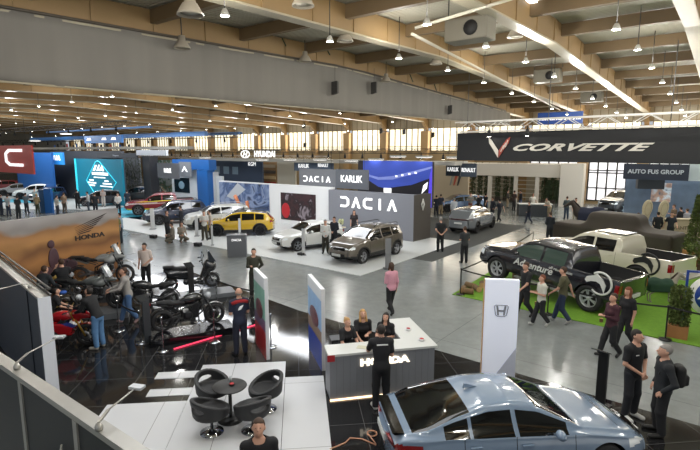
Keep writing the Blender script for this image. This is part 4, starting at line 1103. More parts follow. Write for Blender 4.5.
wallpx(277, 295, 160, 182, 37, flat('#b4ae9f', .7), 'blank beige far wall left of the blue-grey signs')
r, L, h = wallpx(262, 277, 160, 184, 38, mat('wood_frame', hexc('#9a7a54'), .6), 'tan shelving frame on the far side with red and yellow goods', name='shelving', cat='shelving')
for i in range(5): MB().box(L*.1, L*.9, -.1, 0, h*(.2+.15*i), h*(.28+.15*i)).build('shelf_board', flat(['#6a4a38', '#a83028', '#c8b088', '#5a5048', '#b8a890'][i]), r)
r, L, h = wallpx(240, 280, 150, 158.5, 30, flat('#8d8b84', .5), 'hanging oval emblem and white brand lettering before the windows', name='hanging_sign', cat='sign', floor=False)
for c in r.children: bpy.data.objects.remove(c)
text('HYUNDAI', 'lettering', wlet, r, (L*.63, -.02, h*.5), h*.95, width=.85, bold=.03)
strokes('oval_emblem', [[(L*.14+L*.11*math.cos(a), -.02, h*.5+h*.42*math.sin(a)) for a in np.linspace(0, 2*PI, 21)], [(L*.09, -.02, h*.25), (L*.12, -.02, h*.75)], [(L*.16, -.02, h*.25), (L*.19, -.02, h*.75)], [(L*.1, -.02, h*.47), (L*.18, -.02, h*.53)]], .05, wlet, r)
MB().tube([(0, .0, h), (L, .0, h)], .04, 5).build('support_bar', flat('#5a5850'), r)
r, L, h = wallpx(84, 121, 135.5, 143, 21.5, mat('banner_blue', hexc('#2468ac'), .4, emit=.2), 'blue hanging banner with white peak emblems at the left trusses', name='hanging_banner', cat='banner', floor=False)
for x in (.08, .5, .75): peaks(r, L*x+.4, h*.5, .42, wlet)
p = att(588, 0, 40)
# upper hall: blue double banner above the black one
r, L, h = pxpanel('hanging_banner', 538, 583, 112, 124, 45, .2, mat('banner_blue2', hexc('#2a4e98'), .5), 'blue hanging banner with white emblems above the long black banner', 'banner')
for i in range(5): peaks(r, L*(.12+.19*i), h*.4, .32, wlet)
# ---- white pavilion
TP = 49.5
wm = flat('#d2cdc2', .6)
r, L, h = wallpx(446, 560.5, 163.5, 176, TP, wm, 'long white pavilion fascia under the black banner', name='pavilion_fascia', cat='fascia', floor=False, th=1.2)
for px in (488, 514, 535.5): wallpx(px, px+3.4, 176, 208, TP+.1, wm, 'slim white pavilion post between the climbing plants', name='pavilion_post', cat='post', th=.3)
for o in list(bpy.data.objects):
    if o.name.startswith('pavilion_post'): o['group'] = 'white pavilion posts'
wallpx(561, 584, 163.5, 208, TP-.6, wm, 'broad white pavilion end wall beside the large window', name='pavilion_wall', cat='wall', th=1.)
wallpx(468, 563, 172, 206, TP+3.3, mat('slatted_beige', hexc('#a79f8b'), .7, noise=.1, nscale=2), 'beige slatted back wall of the pavilion', name='pavilion_wall', cat='wall')
sl = MB(); a = att(468, 180, TP+3); b = att(563, 180, TP+3)
for z in np.arange(.3, 4.6, .45): sl.box(a.x, b.x, TP+2.95, TP+3.05, z, z+.08)
sl.build('shelf_slats', flat('#cfc8b8', .6), label='pale horizontal slats along the pavilion back wall', cat='slats')
for i, px in enumerate((472, 479, 486, 497, 505, 512, 543, 552, 560)):
    p = att(px, 206, TP+1.75 if i < 6 else TP+1.6)
    hedge('climbing_plant', (p.x, p.y, 0), .28, .28, 3.6 if px < 540 else 3.3, leafd, 'tall narrow dark green climbing plant in the white pavilion', n=420, pot=(.22, .35, flat('#3a342c')), group='tall plants in the pavilion', ls=.13)
wallpx(545, 560, 180, 206, TP+2.6, mat('green_wall', hexc('#30402a'), .8, noise=.5, nscale=2.5), 'dark green plant wall at the right of the pavilion', name='plant_wall', cat='plant wall')
r, L, h = wallpx(432.5, 469, 164.5, 204, 43, flat('#b9a98e', .6), 'beige stand wall with three slanted emblem strokes behind the blue car')
for i, (c_, x) in enumerate((('#8a8a86', .5), ('#b0503c', .6), ('#3c3c3a', .7))):
    MB().poly([(L*x, h*.5), (L*x+.12, h*.5), (L*x+.45, h*.74), (L*x+.2, h*.74)], -.05, 0).build('emblem_stroke', flat(c_), r)
# ---- long black banner under its truss
ba, bb = cw(6.5, 30.0), cw(16.9, 19.6)
bd = (bb-ba).normalized()
r, L, h = panel('hanging_banner', ba, bb+bd*2, 4.70, 6.32, .12, flat('#17181b', .6), 'very long black hanging banner with silver lettering and crossed flags emblem', 'banner')
let = mat('silver_letter', hexc('#c9c4ba'), .35, emit=.12)
def bpx(px):  # local x on the banner below a picture column
    rr = ray(px, 145); n = Vector((-bd.y, bd.x, 0)); k = (ba-Vector((0, 0, 0))).dot(n)/Vector((rr.x, rr.y, 0)).dot(n)
    q = Vector((rr.x*k, rr.y*k, 0)); return (q-ba).dot(bd)
x0, x1 = bpx(508), bpx(647)
t_ = text('CORVETTE', 'lettering', let, r, ((x0+x1)/2, -.03, h*.455), .50, shear=.5, bold=.018, space=1.04)
bpy.context.view_layer.update(); t_.scale = ((x1-x0)/max(max(v.co.x for v in t_.data.vertices)-min(v.co.x for v in t_.data.vertices), .1), 1, 1)
xe = bpx(499); e = .62
fl = MB(); fl.poly([(xe-e*1.05, h*.5+e*.85), (xe-e*.75, h*.5+e*.6), (xe-.02, h*.5-e*.35), (xe-.02, h*.5-e*1.), (xe-e*.5, h*.5-e*.3), (xe-e*.95, h*.5+e*.3)], -.05, -.01); fl.build('flag_emblem_silver', let, r)
fl = MB(); fl.poly([(xe+e*1.1, h*.5+e*.85), (xe+e*.75, h*.5+e*.62), (xe+.02, h*.5-e*.35), (xe+.02, h*.5-e*1.), (xe+e*.5, h*.5-e*.3), (xe+e*.95, h*.5+e*.3)], -.05, -.01); fl.build('flag_emblem_red', flat('#a84a3c', .4), r)
for s in (1,):
    for i in range(3): MB().bar((xe+e*(.25+.22*i), -.06, h*.5-e*(.45-.2*i)), (xe+e*(.5+.2*i), -.06, h*.5+e*(.1+.24*i)), .02, .04).build('flag_check', let, r)
a_ = ba+Vector((0, 0, 6.66)); b_ = bb+bd*2+Vector((0, 0, 6.66))
truss('truss', a_, b_, .56, alu, 'long silver lattice truss carrying the black banner')
for px in (493, 531): 
    q = ba+bd*bpx(px)+Vector((-.1, -.42, 6.25)); spot(q, 0, 'lit spotlight on the silver truss above the black banner', 'spotlights above the black banner', s=1.2)
hs = MB()
for f in (.04, .33, .66, .95):
    q = a_+(b_-a_)*f; hs = MB().tube([q, q+Vector((0, 0, roofz(q.y)-.5-q.z))], .02, 5).build('hoist_cable', flat('#4a4a48'), label='thin steel hoist cable holding the silver truss', cat='cable', group='hoist cables of the silver truss')
# ---- car dealer stand under the window side
r, L, h = sign(624, 690, 164, 180, 40, '#1c2536', 'dark navy sign with pale dealer lettering under the black banner', 'AUTO FUS GROUP', .36, '#b4bcc4', bold=.012)
wallpx(626, 705, 180, 217, 43, mat('blue_tile_wall', hexc('#59697c'), .35, noise=.35, nscale=1.6), 'blue-grey tiled stand wall under the navy sign')
wallpx(690, 706, 162, 181, 41, flat('#b9c8cc', .4), 'pale glassy fascia right of the navy sign', name='fascia', cat='fascia', floor=False)
wallpx(652, 672, 183, 202, 42.4, picmat('ad_screen', ['#3a4c60', '#b9c4cc', '#a08474', '#405468'], .8, 2., emit=.4), 'glowing advert screen on the blue-grey wall', name='screen', cat='screen', floor=False, th=.1)
# ---------------------------------------------------------------- glossy motorcycle stand
gl = bpy.data.materials.new('black_gloss_floor'); gl.use_nodes = True; nt = gl.node_tree; b = nt.nodes['Principled BSDF']
tc = nt.nodes.new('ShaderNodeTexCoord'); br = nt.nodes.new('ShaderNodeTexBrick'); br.offset = 0; br.inputs['Scale'].default_value = 1; br.inputs['Brick Width'].default_value = 1.25; br.inputs['Row Height'].default_value = 1.25
br.inputs['Mortar Size'].default_value = .006; br.inputs['Color1'].default_value = (.012, .012, .013, 1); br.inputs['Color2'].default_value = (.016, .016, .017, 1); br.inputs['Mortar'].default_value = (.10, .10, .10, 1)
mp = nt.nodes.new('ShaderNodeMapping'); mp.inputs['Rotation'].default_value = (0, 0, -math.radians(44)); nt.links.new(tc.outputs['Object'], mp.inputs[0]); nt.links.new(mp.outputs[0], br.inputs[0]); nt.links.new(br.outputs[0], b.inputs['Base Color'])
b.inputs['Roughness'].default_value = .07
m = MB(); m.add([(x, y, z) for z in (0, .025) for x, y in ((-19.2, 1.6), (4.5, 1.6), (4.5, 10.95), (-10.9, 11.35), (-19.2, 12.4))], [(5, 6, 7, 8, 9), (0, 1, 6, 5), (1, 2, 7, 6), (2, 3, 8, 7), (3, 4, 9, 8), (4, 0, 5, 9)])
m.build('floor_platform', gl, label='glossy black tiled stand floor under the motorcycles, counter and blue-grey car', cat='platform')
ZF = .025
# white floor tiles, stepped outline, turned with the counter
TA = YAW+math.radians(6)
wt = bpy.data.materials.new('white_floor_tile'); wt.use_nodes = True; nt = wt.node_tree; b = nt.nodes['Principled BSDF']
tc = nt.nodes.new('ShaderNodeTexCoord'); br = nt.nodes.new('ShaderNodeTexBrick'); br.offset = 0; br.inputs['Scale'].default_value = 1; br.inputs['Brick Width'].default_value = 1.25; br.inputs['Row Height'].default_value = 2.5
br.inputs['Mortar Size'].default_value = .006; br.inputs['Color1'].default_value = br.inputs['Color2'].default_value = (.56, .57, .59, 1); br.inputs['Mortar'].default_value = (.15, .15, .15, 1)
nt.links.new(tc.outputs['Object'], br.inputs[0]); nt.links.new(br.outputs[0], b.inputs['Base Color']); b.inputs['Roughness'].default_value = .3
o0 = at(281, 450, ZF)
R2 = Matrix.Rotation(-TA, 2)
def tl(px, py):
    p = at(px, py, ZF)-o0; return R2@Vector((p.x, p.y))
ya = tl(281, 378).y; yb = tl(281, 362).y; y1 = tl(200, 371).y; y2 = tl(195, 377.5).y; y3 = tl(190, 388).y; y4 = tl(190, 395).y; y5 = tl(190, 401).y
xA = 0; xR = tl(328, 415).x; xL1 = tl(204, 363).x; xL2 = tl(159, 375).x; xL3 = tl(150, 390).x; xL4 = tl(138, 402).x-.1
root = empty('white_tile_floor', 'white floor tiles in a stepped pattern under the round table and tub chairs', 'floor tiles', (o0.x, o0.y, ZF), TA)
for (a, b_, c, d) in ((xA, xR, -2.5, ya), (xL1, xA, -2.5, yb), (xL2-.05, xL1, y2, y1), (xL3, xL1, y4, y3), (xL4-.5, xL1, -2.5, y5)):
    MB().box(a+.004, b_-.004, c, d, 0, .012).build('tile_field', wt, root)
ZT = ZF+.012
# desert picture wall
def desert():
    m = bpy.data.materials.new('desert_print'); m.use_nodes = True; nt = m.node_tree; b = nt.nodes['Principled BSDF']; L = nt.links.new
    tc = nt.nodes.new('ShaderNodeTexCoord'); sp = nt.nodes.new('ShaderNodeSeparateXYZ'); L(tc.outputs['Object'], sp.inputs[0])
    def n(t, **k):
        x = nt.nodes.new(t)
        for a, v in k.items(): x.inputs[a].default_value = v
        return x
    nz = n('ShaderNodeTexNoise', Scale=.45, Detail=3.); L(tc.outputs['Object'], nz.inputs[0])
    mul = nt.nodes.new('ShaderNodeMath'); mul.operation = 'MULTIPLY'; mul.inputs[1].default_value = 1.7; L(nz.outputs['Fac'], mul.inputs[0])
    add = nt.nodes.new('ShaderNodeMath'); add.operation = 'SUBTRACT'; L(sp.outputs[2], add.inputs[0]); L(mul.outputs[0], add.inputs[1])
    cr = nt.nodes.new('ShaderNodeValToRGB'); el = cr.color_ramp.elements
    mr = n('ShaderNodeMapRange'); mr.inputs[1].default_value = -1.2; mr.inputs[2].default_value = 2.55; L(add.outputs[0], mr.inputs[0]); L(mr.outputs[0], cr.inputs[0])
    stops = [(0, '#6c482c'), (.3, '#8c6139'), (.45, '#a87644'), (.56, '#855a36'), (.66, '#b4844f'), (.78, '#a5784c'), (.82, '#9a9490'), (1, '#aaa8aa')]
    for i, (p, c) in enumerate(stops):
        e = el[i] if i < 2 else el.new(p)
        e.position = p; e.color = (*hexc(c), 1)
    for i, (p, c) in enumerate(sorted(stops)): el[i].position = p; el[i].color = (*hexc(c), 1)
    w = n('ShaderNodeTexWave', Scale=.5, Distortion=6., Detail=2.); w.bands_direction = 'Z'; L(tc.outputs['Object'], w.inputs[0])
    mx = nt.nodes.new('ShaderNodeMix'); mx.data_type = 'RGBA'; mx.blend_type = 'MULTIPLY'; mx.inputs[0].default_value = .25; L(cr.outputs[0], mx.inputs[6]); L(w.outputs['Color'], mx.inputs[7]); L(mx.outputs[2], b.inputs['Base Color'])
    b.inputs['Roughness'].default_value = .45
    return m
A_, B_ = Vector((-18.2, 3.6)), Vector((-19.35, 9.75))
dm = desert()
r, L, h = panel('picture_wall', A_-(B_-A_)*.1, B_, 0, 3.0, .2, dm, 'tall stand wall printed with sand dunes, a rider and a wing emblem', 'picture wall')
w0 = L-1.9; k = MB()
for i in range(6):
    z = 2.2+.055*i; k.poly([(w0+.1-.02*i, z-.03), (w0+.6+.12*i, z+.04+.05*i), (w0+.68+.14*i, z+.09+.06*i), (w0+.2, z+.02)], -.02, 0)
k.build('wing_emblem', flat('#2c2220'), r)
text('HONDA', 'lettering', flat('#2c2220'), r, (w0+.6, -.015, 2.05), .24, bold=.008, width=1.35)
w1 = L*.60
rd = MB(); rd.ell((w1, -.02, 1.45), (.2, .02, .42), 12); rd.ell((w1-.05, -.02, 2.0), (.13, .02, .15), 10); rd.ell((w1-.3, -.02, .95), (.28, .02, .28), 12); rd.ell((w1+.55, -.02, 1.1), (.32, .02, .3), 12); rd.bar((w1, -.02, 1.3), (w1+.6, -.02, 1.2), .02, .3)
rd.build('printed_rider', flat('#4a3038', .5), r)
# enclosing booth walls near the viewer
navy = flat('#2b3440', .5); metal = mat('brushed_metal', (.40, .39, .36), .35, metal=.7, noise=.08, nscale=6)
ZW = 2.5
pa, pb_, pc = at(-60, 215, ZW), at(39, 298, ZW), at(48, 298, ZW)
def wallseg(name, a, b, z1, th, m, capm, label, capt=.05):
    a = Vector((a.x, a.y)); b = Vector((b.x, b.y)); L = (b-a).length; r = empty(name, label, 'partition', (a.x, a.y, ZF), math.atan2((b-a).y, (b-a).x))
    MB().box(0, L, 0, th, 0, z1-ZF-capt).build('panel', m, r)
    MB().box(-.005, L+.005, -.015, th+.015, z1-ZF-capt, z1-ZF).build('top_rail', capm, r)
    return r, L
rB, LB = wallseg('partition_wall', pa, pb_, ZW, .16, navy, metal, 'dark blue-grey partition with a metal top and lattice rail, ending in a white post')
e = MB(); e.box(LB, LB+.03, -.03, .19, 0, ZW-ZF); e.build('end_post', flat('#c6cad2', .4), rB)
k = MB()
for z in (ZW+.02, ZW+.14): k.bar((0, .2, z-ZF), (LB, .2, z-ZF), .03, .03)
for i in range(30): k.bar((LB*i/30, .2, ZW+.02-ZF), (LB*(i+1)/30, .2, ZW+.14-ZF), .018, .018)
k.build('lattice_rail', flat('#2b2b2b', .4), rB)
# return panel inside
q0 = Vector((pb_.x, pb_.y))-Vector((pb_.x-pa.x, pb_.y-pa.y)).normalized()*1.0
nn = Vector((pb_.y-pa.y, -(pb_.x-pa.x))).normalized()
MB().box(LB-1.0, LB-.98, -.02, 0.0, 0, ZW-.06-ZF).build('panel_seam', flat('#151a22'), rB)
ga, gb = at(-30, 342, ZW), at(140, 459, ZW)
rA, LA = wallseg('partition_wall', ga, gb, ZW, .12, flat('#1c1f20', .45), metal, 'near black partition with a wide brushed metal top at the bottom left corner', .07)
for px in (20, 69):
    xx = (att(px, 400, ga.y).x-ga.x)
    MB().box(xx-.045, xx+.045, -.02, 0, 0, ZW-.07-ZF).build('metal_upright', metal, rA)
ch = MB(); cz = ZW-.5
xx = (att(58, 420, ga.y).x-ga.x)
ch.tube([(xx, -.03, cz), (xx-.04, -.04, cz-.15), (xx+.08, -.03, cz-.4), (xx+.1, -.03, cz-.7)], .012, 5); ch.tube([(xx+.45, -.03, cz), (xx+.33, -.05, cz-.2), (xx+.4, -.03, cz-.45)], .012, 5)
ch.build('loose_cable', flat('#a9a79c', .5), rA)
def armlamp(base, head, label):
    r = empty('arm_spotlight', label, 'spotlight', base); d = head-base
    MB().lathe([(0, 0), (.04, 0), (.04, .04), (.025, .08), (0, .08)], 12).build('foot', metal, r)
    a = Vector((0, 0, .08)); m_ = d*.25+Vector((0, 0, .1))
    k = MB(); k.bar(a, m_, .03, .015); k.tube([m_, d], .009, 6); k.build('arm', metal, r)
    u = Vector((d.x, d.y, 0)).normalized(); v = Vector((-u.y, u.x, 0))
    MB().bar(d-v*.08, d+v*.08, .09, .03, up=(0, 0, 1)).build('lamp_head', flat('#c9ccd0', .3, metal=.5), r)
armlamp(at(99, 430, ZW), Vector(aty(137, 387, 5.15)), 'slim metal arm spotlight at the right end of the near partition')
armlamp(at(17, 369, ZW), Vector(aty(59, 337, 7.0)), 'slim metal arm spotlight on the near partition reaching past the white post')
armlamp(at(30, 288, ZW), Vector(aty(-8, 291, 8.8)), 'slim metal arm spotlight on the farther partition, cut by the left edge')
# ---- round table and tub chairs
def tbl(p):
    r = empty('round_table', 'small round black pedestal table between four tub chairs', 'table', p)
    MB().lathe([(0, .68), (.32, .68), (.335, .695), (.32, .71), (0, .71)], 32).build('tabletop', flat('#1a1a1a', .5), r)
    MB().lathe([(0, .05), (.04, .05), (.035, .1), (.035, .68), (0, .68)], 14).build('pedestal', flat('#141414', .4), r)
    MB().lathe([(0, 0), (.26, 0), (.26, .015), (.1, .04), (.04, .06), (0, .06)], 28).build('base', flat('#141414', .35), r)
tp = at(231, 419, ZT); tbl(tp)
b_ = MB(); b_.lathe([(0, 0), (.05, 0), (.06, .03), (.055, .03), (0, .01)], 14); o = b_.build('bowl', flat('#1d1414', .4), label='small dark bowl of red sweets on the round black table', cat='bowl', loc=tp+Vector((.03, .03, .712)))
MB().ell((0, 0, .03), (.045, .045, .02), 10).build('sweets', mat('red_sweets', hexc('#a82226'), .4, noise=.4, nscale=40), o)
o = MB().lathe([(0, 0), (.025, 0), (.03, .1), (.02, .1), (.018, .01), (0, .01)], 12).build('drinking_glass', flat('#b9bfc2', .1), label='small clear glass on the round black table beside the bowl', cat='glass', loc=tp+Vector((-.12, .12, .712)))
def tub(p, deg, label):
    r = empty('tub_chair', label, 'chair', p, hd(deg)-PI/2, 'tub chairs')  # faces +y
    del r['group']
    def f(q):
        # open ring shell: a wide band sloping down to the front, with a hole in the back
        c = np.array([0, 0, .55]); a = np.arctan2(q[:, 0], -q[:, 1]); rad = np.sqrt(q[:, 0]**2+q[:, 1]**2)
        back = np.cos(a)*.5+.5
        top = .46+.27*back**1.1; bot = .38+.02*back
        R_ = .30+.045*np.clip((q[:, 2]-.4)/.4, 0, 1)
        d = np.maximum(np.abs(rad-R_)-.03, np.maximum(q[:, 2]-top, bot-q[:, 2]))
        hole = (a/.62)**2+((q[:, 2]-.565)/.06)**2-1
        d = smax(d, -hole*.08, .03)
        seat = np.maximum(rad-.31, np.maximum(q[:, 2]-.46, .36-q[:, 2]))
        return smin(d, seat, .03)-.008
    blob('seat_shell', f, (-.45, -.45, .3), (.45, .45, .95), .017, flat('#1b1c1e', .55), r)
    MB().lathe([(0, .05), (.03, .05), (.025, .36), (.09, .37), (0, .37)], 12).build('stem', flat('#c0c2c6', .15, metal=1.), r)
    MB().lathe([(0, 0), (.22, 0), (.22, .012), (.06, .045), (.03, .07), (0, .07)], 28).build('base', flat('#9c9ea2', .12, metal=1.), r)
for px, py, dg, lb in ((212, 432, 50, 'black tub chair nearest the viewer on the left of the round table'), (214, 408, -35, 'black tub chair with an open back behind the round table, left'), (266, 409, 215, 'black tub chair with an open back behind the round table, right'), (253, 430, 130, 'black tub chair behind the dark-haired man at the bottom edge')):
    tub(at(px, py, ZT), dg, lb)
# ---- counter
CA = YAW+math.radians(8.5)
c0 = at(330, 401, ZF); c1 = at(433.5, 389.5, ZF); Lc = (c1-c0).length; CA = math.atan2(c1.y-c0.y, c1.x-c0.x)
r = empty('reception_counter', 'grey L-shaped reception counter with white top and lit brand lettering', 'counter', (c0.x, c0.y, ZF), CA)
gc = mat('counter_grey', hexc('#7d8086'), .45, noise=.03, nscale=3); ctop = mat('counter_top', hexc('#c4c6c3'), .35)
m = MB(); m.box(0, Lc, 0, .12, .03, 1.0); m.box(Lc-.12, Lc, .12, 1.75, .03, 1.0); m.box(0, .12, .12, .55, .03, 1.); m.box(Lc-.55, Lc-.5, .6, 1.75, .03, 1.); m.build('counter_body', gc, r)
m = MB(); m.box(-.04, Lc+.05, -.05, .5, 1.0, 1.05); m.box(Lc-.62, Lc+.05, .5, 1.8, 1.0, 1.05); m.build('worktop', ctop, r)
for i in range(1, 14): pass
k = MB()
for i in range(1, 16): k.box(Lc*i/16-.003, Lc*i/16+.003, -.004, 0, .05, 1.)
k.build('panel_joints', flat('#6c6f74', .6), r)
text('HONDA', 'lettering', mat('warm_lit_letters', (1., .88, .7), .4, emit=1.6), r, (Lc*.51, -.03, .80), .2, bold=.012, width=1.45)
MB().box(.0, Lc, -.03, .0, .0, .03).build('light_strip', mat('warm_light_strip', (1., .72, .45), .4, emit=2.2), r)
MB().box(-.06, .1, -.055, -.05, .9, 1.04).build('red_label', flat('#a3262c'), r)
o = MB().box(0, .9, 0, .35, 0, .75).build('cabinet', flat('#26282b', .4), label='low dark cabinet behind the counter left end', cat='cabinet', loc=c0+Vector((math.cos(CA)*.3-math.sin(CA)*1.45, math.sin(CA)*.3+math.cos(CA)*1.45, 0)), rz=CA)
MB().box(.05, .85, -.01, 0, .08, .7).build('cabinet_door', flat('#34373b', .3), o)
def onct(x, y, z=1.052): return Vector((c0.x+math.cos(CA)*x-math.sin(CA)*y, c0.y+math.sin(CA)*x+math.cos(CA)*y, ZF+z))
for x, y, lb in ((Lc-.28, .95, 'white cup stack with red print on the counter near its far corner'), (Lc-.2, .28, 'white and red cup stack on the near right end of the counter')):
    o = MB().lathe([(0, 0), (.06, 0), (.07, .05), (0, .05)], 14).build('bowl', flat('#d9d9d9', .4), loc=onct(x, y), label=lb.replace('cup stack', 'bowl'), cat='bowl'); MB().ell((0, 0, .05), (.05, .05, .015), 8).build('sweets', MATS['red_sweets'], o)
MB().box(-.11, .11, -.08, .08, 0, .006).build('notepad', flat('#b9b7a0'), loc=onct(.75, .2), rz=.4, label='pale notepad lying on the counter before the bun-haired woman', cat='notepad')
MB().box(-.1, .1, -.07, .07, 0, .006).build('leaflet', flat('#d8d8d4'), loc=onct(Lc*.55, .25), rz=.6, label='white leaflet on the counter between the staff and the man', cat='leaflet')
# rose coloured cable / light strips on the floor in front of the counter
cb = [at(330, 449, ZF+.012), at(345, 443, ZF+.012), at(350, 438, ZF+.012), at(362, 439, ZF+.012), at(376, 445, ZF+.012)]
MB().tube(cb, .014, 6).build('floor_cable', mat('rose_cable', hexc('#c08a6c'), .4), label='rose-coloured cable snaking over the black floor before the counter', cat='cable')
cb = [at(372, 434, ZF+.02)+Vector((.09*math.cos(a), .09*math.sin(a), .012*a/6)) for a in np.linspace(0, 10, 28)]+[at(376, 444, ZF+.02)]
MB().tube(cb, .012, 5).build('coiled_cable', mat('rose_cable', hexc('#c08a6c'), .4), label='small coil of rose-coloured cable on the black floor by the car', cat='cable')
# ---- totems
def totem(name, a, b, z1, th, m, label, side=None, cat='totem'):
    r, L, h = panel(name, a, b, ZF, z1, th, m, label, cat); return r, L, h
a, b_ = at(481, 379, ZF), at(514.5, 381, ZF)
aw, bw_ = Vector((a.x, a.y)), Vector((b_.x, b_.y))
r, L, h = totem('brand_totem', a, b_, 2.42, .12, mat('lit_white_panel', hexc('#dfe4f2'), .4, emit=.22), 'tall glowing white totem with a framed H emblem beside the blue-grey car')
cx, cz = L*.5, h*.70; w_ = .155
em = flat('#9a9ca2', .25, metal=.5)
fr_ = [(-1, .75), (-.8, 1), (.8, 1), (1, .75), (.78, -.75), (.5, -1), (-.5, -1), (-.78, -.75), (-1, .75)]
k = MB(); k.tube([(cx+w_*x, -.012, cz+w_*.85*z) for x, z in fr_], .009, 5)
for s in (-1, 1): k.poly([(cx+s*w_*.72, cz+w_*.72), (cx+s*w_*.45, cz+w_*.72), (cx+s*w_*.36, cz+.01), (cx+s*w_*.30, cz-w_*.7), (cx+s*w_*.52, cz-w_*.7)][::(1 if s > 0 else -1)], -.02, 0)
k.box(cx-w_*.38, cx+w_*.38, -.02, 0, cz-w_*.15, cz+w_*.1); k.build('framed_h_emblem', em, r)
MB().poly([(L*.35, h*.02), (L, h*.34), (L, h*.02)], -.003, 0).build('grey_triangle', flat('#c3c8d8', .4), r)
MB().box(-.012, 0, -.01, .13, 0, h).build('side_trim', mat('warm_edge', hexc('#b58a5c'), .4), r)
def banner(a, b_, z1, cols, label, th=.09):
    r, L, h = totem('picture_totem', a, b_, z1, th, flat('#c9cacc', .4), label)
    zz = [0, .34, .48, .86, 1.0]
    for i, (c, nm) in enumerate(cols): MB().box(.015, L-.015, -.012, 0, h*zz[i], h*zz[i+1]).build(nm, c, r)
    MB().ell((L*.5, -.02, h*.56), (L*.34, .02, h*.12), 10).build('printed_vehicle', picmat('print_dark', ['#1c1a20', '#6a4048', '#3a3038'], 4.), r)
    return r, L, h
banner(at(309, 347, ZF), at(322, 371, ZF), 2.06, [(flat('#1c3fa0', .3), 'print_blue'), (flat('#8a7462', .4), 'print_ground'), (mat('print_sky', hexc('#8db2d8'), .4, noise=.3, nscale=2.5), 'print_sky'), (flat('#d0d4d8'), 'print_header')], 'tall narrow picture totem with sky and blue print beside the counter')
banner(at(256, 343, ZF), at(266.5, 360, ZF), 2.16, [(flat('#9c1420', .3), 'print_red'), (flat('#6a5a78', .4), 'print_violet'), (mat('print_green', hexc('#7fae9e'), .4, noise=.3, nscale=2.5), 'print_green'), (flat('#d0d4d8'), 'print_header')], 'tall narrow picture totem with red and green print beside the man in the winged shirt')
# ---- sign stands (black post with tilted plate)
def signstand(p, deg, label, hh=1.15, c='#151617'):
    r = empty('info_stand', label, 'info stand', p, hd(deg)-PI/2)
    MB().box(-.1, .1, -.03, .03, 0, hh).build('post', flat(c, .4), r, bevel=.006)
    MB().bar((0, -.02, hh), (0, .28, hh+.11), .28, .02).build('tilted_plate', flat('#2a2c2e', .25), r)
    MB().box(-.18, .18, -.14, .14, 0, .012).build('base', flat('#1a1b1c', .4), r)
signstand(at(600, 404, ZF), 215, 'black info stand with a tilted plate before the nose of the blue-grey car')
signstand(at(148, 343, ZF), 140, 'black info stand beside the man in the grey sweater', 1.2, '#34383c')
signstand(at(192, 300, ZF), 130, 'black info stand behind the dark street motorcycle', 1.2)
signstand(at(122, 286, ZF), 130, 'black info stand at the end of the dune picture wall', 1.25)
# ---- barrier posts
def stanchion(p, label, group=None, c=None, hh=.95):
    r = empty('barrier_post', label, 'barrier post', p, 0, group); c = c or flat('#b9bcc2', .18, metal=1.)
    MB().lathe([(0, 0), (.16, 0), (.16, .015), (.04, .04), (0, .04)], 24).build('base', c, r)
    MB().lathe([(.022, .03), (.022, hh-.06), (.032, hh-.05), (.032, hh), (0, hh)], 12).build('pole', c, r)
    return r
def belt(a, b_, label, c='#141414', sag=.05, z=.88, group=None, r_=.02):
    n = 8; P_ = [a+(b_-a)*(i/n)+Vector((0, 0, z-sag*4*(i/n)*(1-i/n))) for i in range(n+1)]
    k = MB()
    for u, v in zip(P_[:-1], P_[1:]): k.bar(u, v, .012, .05)
    return k.build('barrier_belt', flat(c, .6), label=label, cat='belt', group=group)
SP = [at(119, 331, ZF), at(141, 343, ZF), at(163, 351, ZF), at(215, 342, ZF), at(199, 322, ZF+0), at(271, 351-4, ZF), at(217, 305, ZF), at(256, 318, ZF)]
for p in SP: stanchion(p, 'shiny chrome barrier post with round base at the motorcycle stand', 'chrome barrier posts around the motorcycles')
for a, b_ in ((0, 1), (6, 7)): belt(SP[a], SP[b_], 'black barrier belt between chrome posts by the motorcycles', group='black belts between the chrome posts')
ra, rb = at(174, 349, ZF+.02), at(262, 323, ZF+.02)
MB().bar(ra, rb, .06, .02).build('red_floor_strip', mat('red_glow_strip', (.9, .05, .12), .4, emit=.9), label='glowing red-pink strip lying on the black floor by the street motorcycle', cat='light strip')
# ---- low motorcycle plinths and machines
def plinth(p, deg, w, l, h_, label, m=None):
    return MB().box(-l/2, l/2, -w/2, w/2, 0, h_).build('plinth', m or flat('#5c6064', .35), loc=p, rz=hd(deg), bevel=.01, label=label, cat='plinth')
def bk(px, py, deg, kind, label, col, z=0., **k):
    p = at(px, py, ZF+z); return bike(label, kind, p, hd(deg), col, z=p.z, **k)
plinth(at(199, 297, ZF), 25, .9, 2.5, .16, 'low grey plinth under the black scooter'); bk(192, 289, 22, 'scooter', 'large black scooter on a grey plinth behind the man in the grey sweater', '#1d1f22', .16)
plinth(at(85, 318, ZF), 20, .9, 2.6, .2, 'low grey plinth under the long grey motorcycle in the middle of the row'); bk(92, 309, 5, 'adv', 'long grey adventure motorcycle on a plinth in front of the dune picture', '#5b5f5e', .2, exh='#6a6c6e')
plinth(at(110, 292, ZF), 8, .75, 1.6, .3, 'low grey plinth of the motorcycle nearest the dune picture'); bk(103, 283, 8, 'adv', 'silver-grey adventure motorcycle raised highest against the dune picture', '#8a8d8c', .45, rim='#8a5c34')
plinth(at(192, 336, ZF), 28, .8, 2.3, .2, 'low black plinth under the black street motorcycle', flat('#101114', .2)); bk(189, 327, 28, 'naked', 'black street motorcycle behind the red floor strip', '#121315', .2, tyrew=.085, exh='#3a3b3d', frame='#1a1b1d')
bk(60, 346, 4, 'sport', 'red, white and blue sport motorcycle beside the white post', '#a3141c', col2='#1a2a70')
bk(60, 327, 15, 'naked', 'motorcycle with a gold fork between the sport machine and the bent man', '#2a2520', col2='#8a7440', frame='#8a7440')
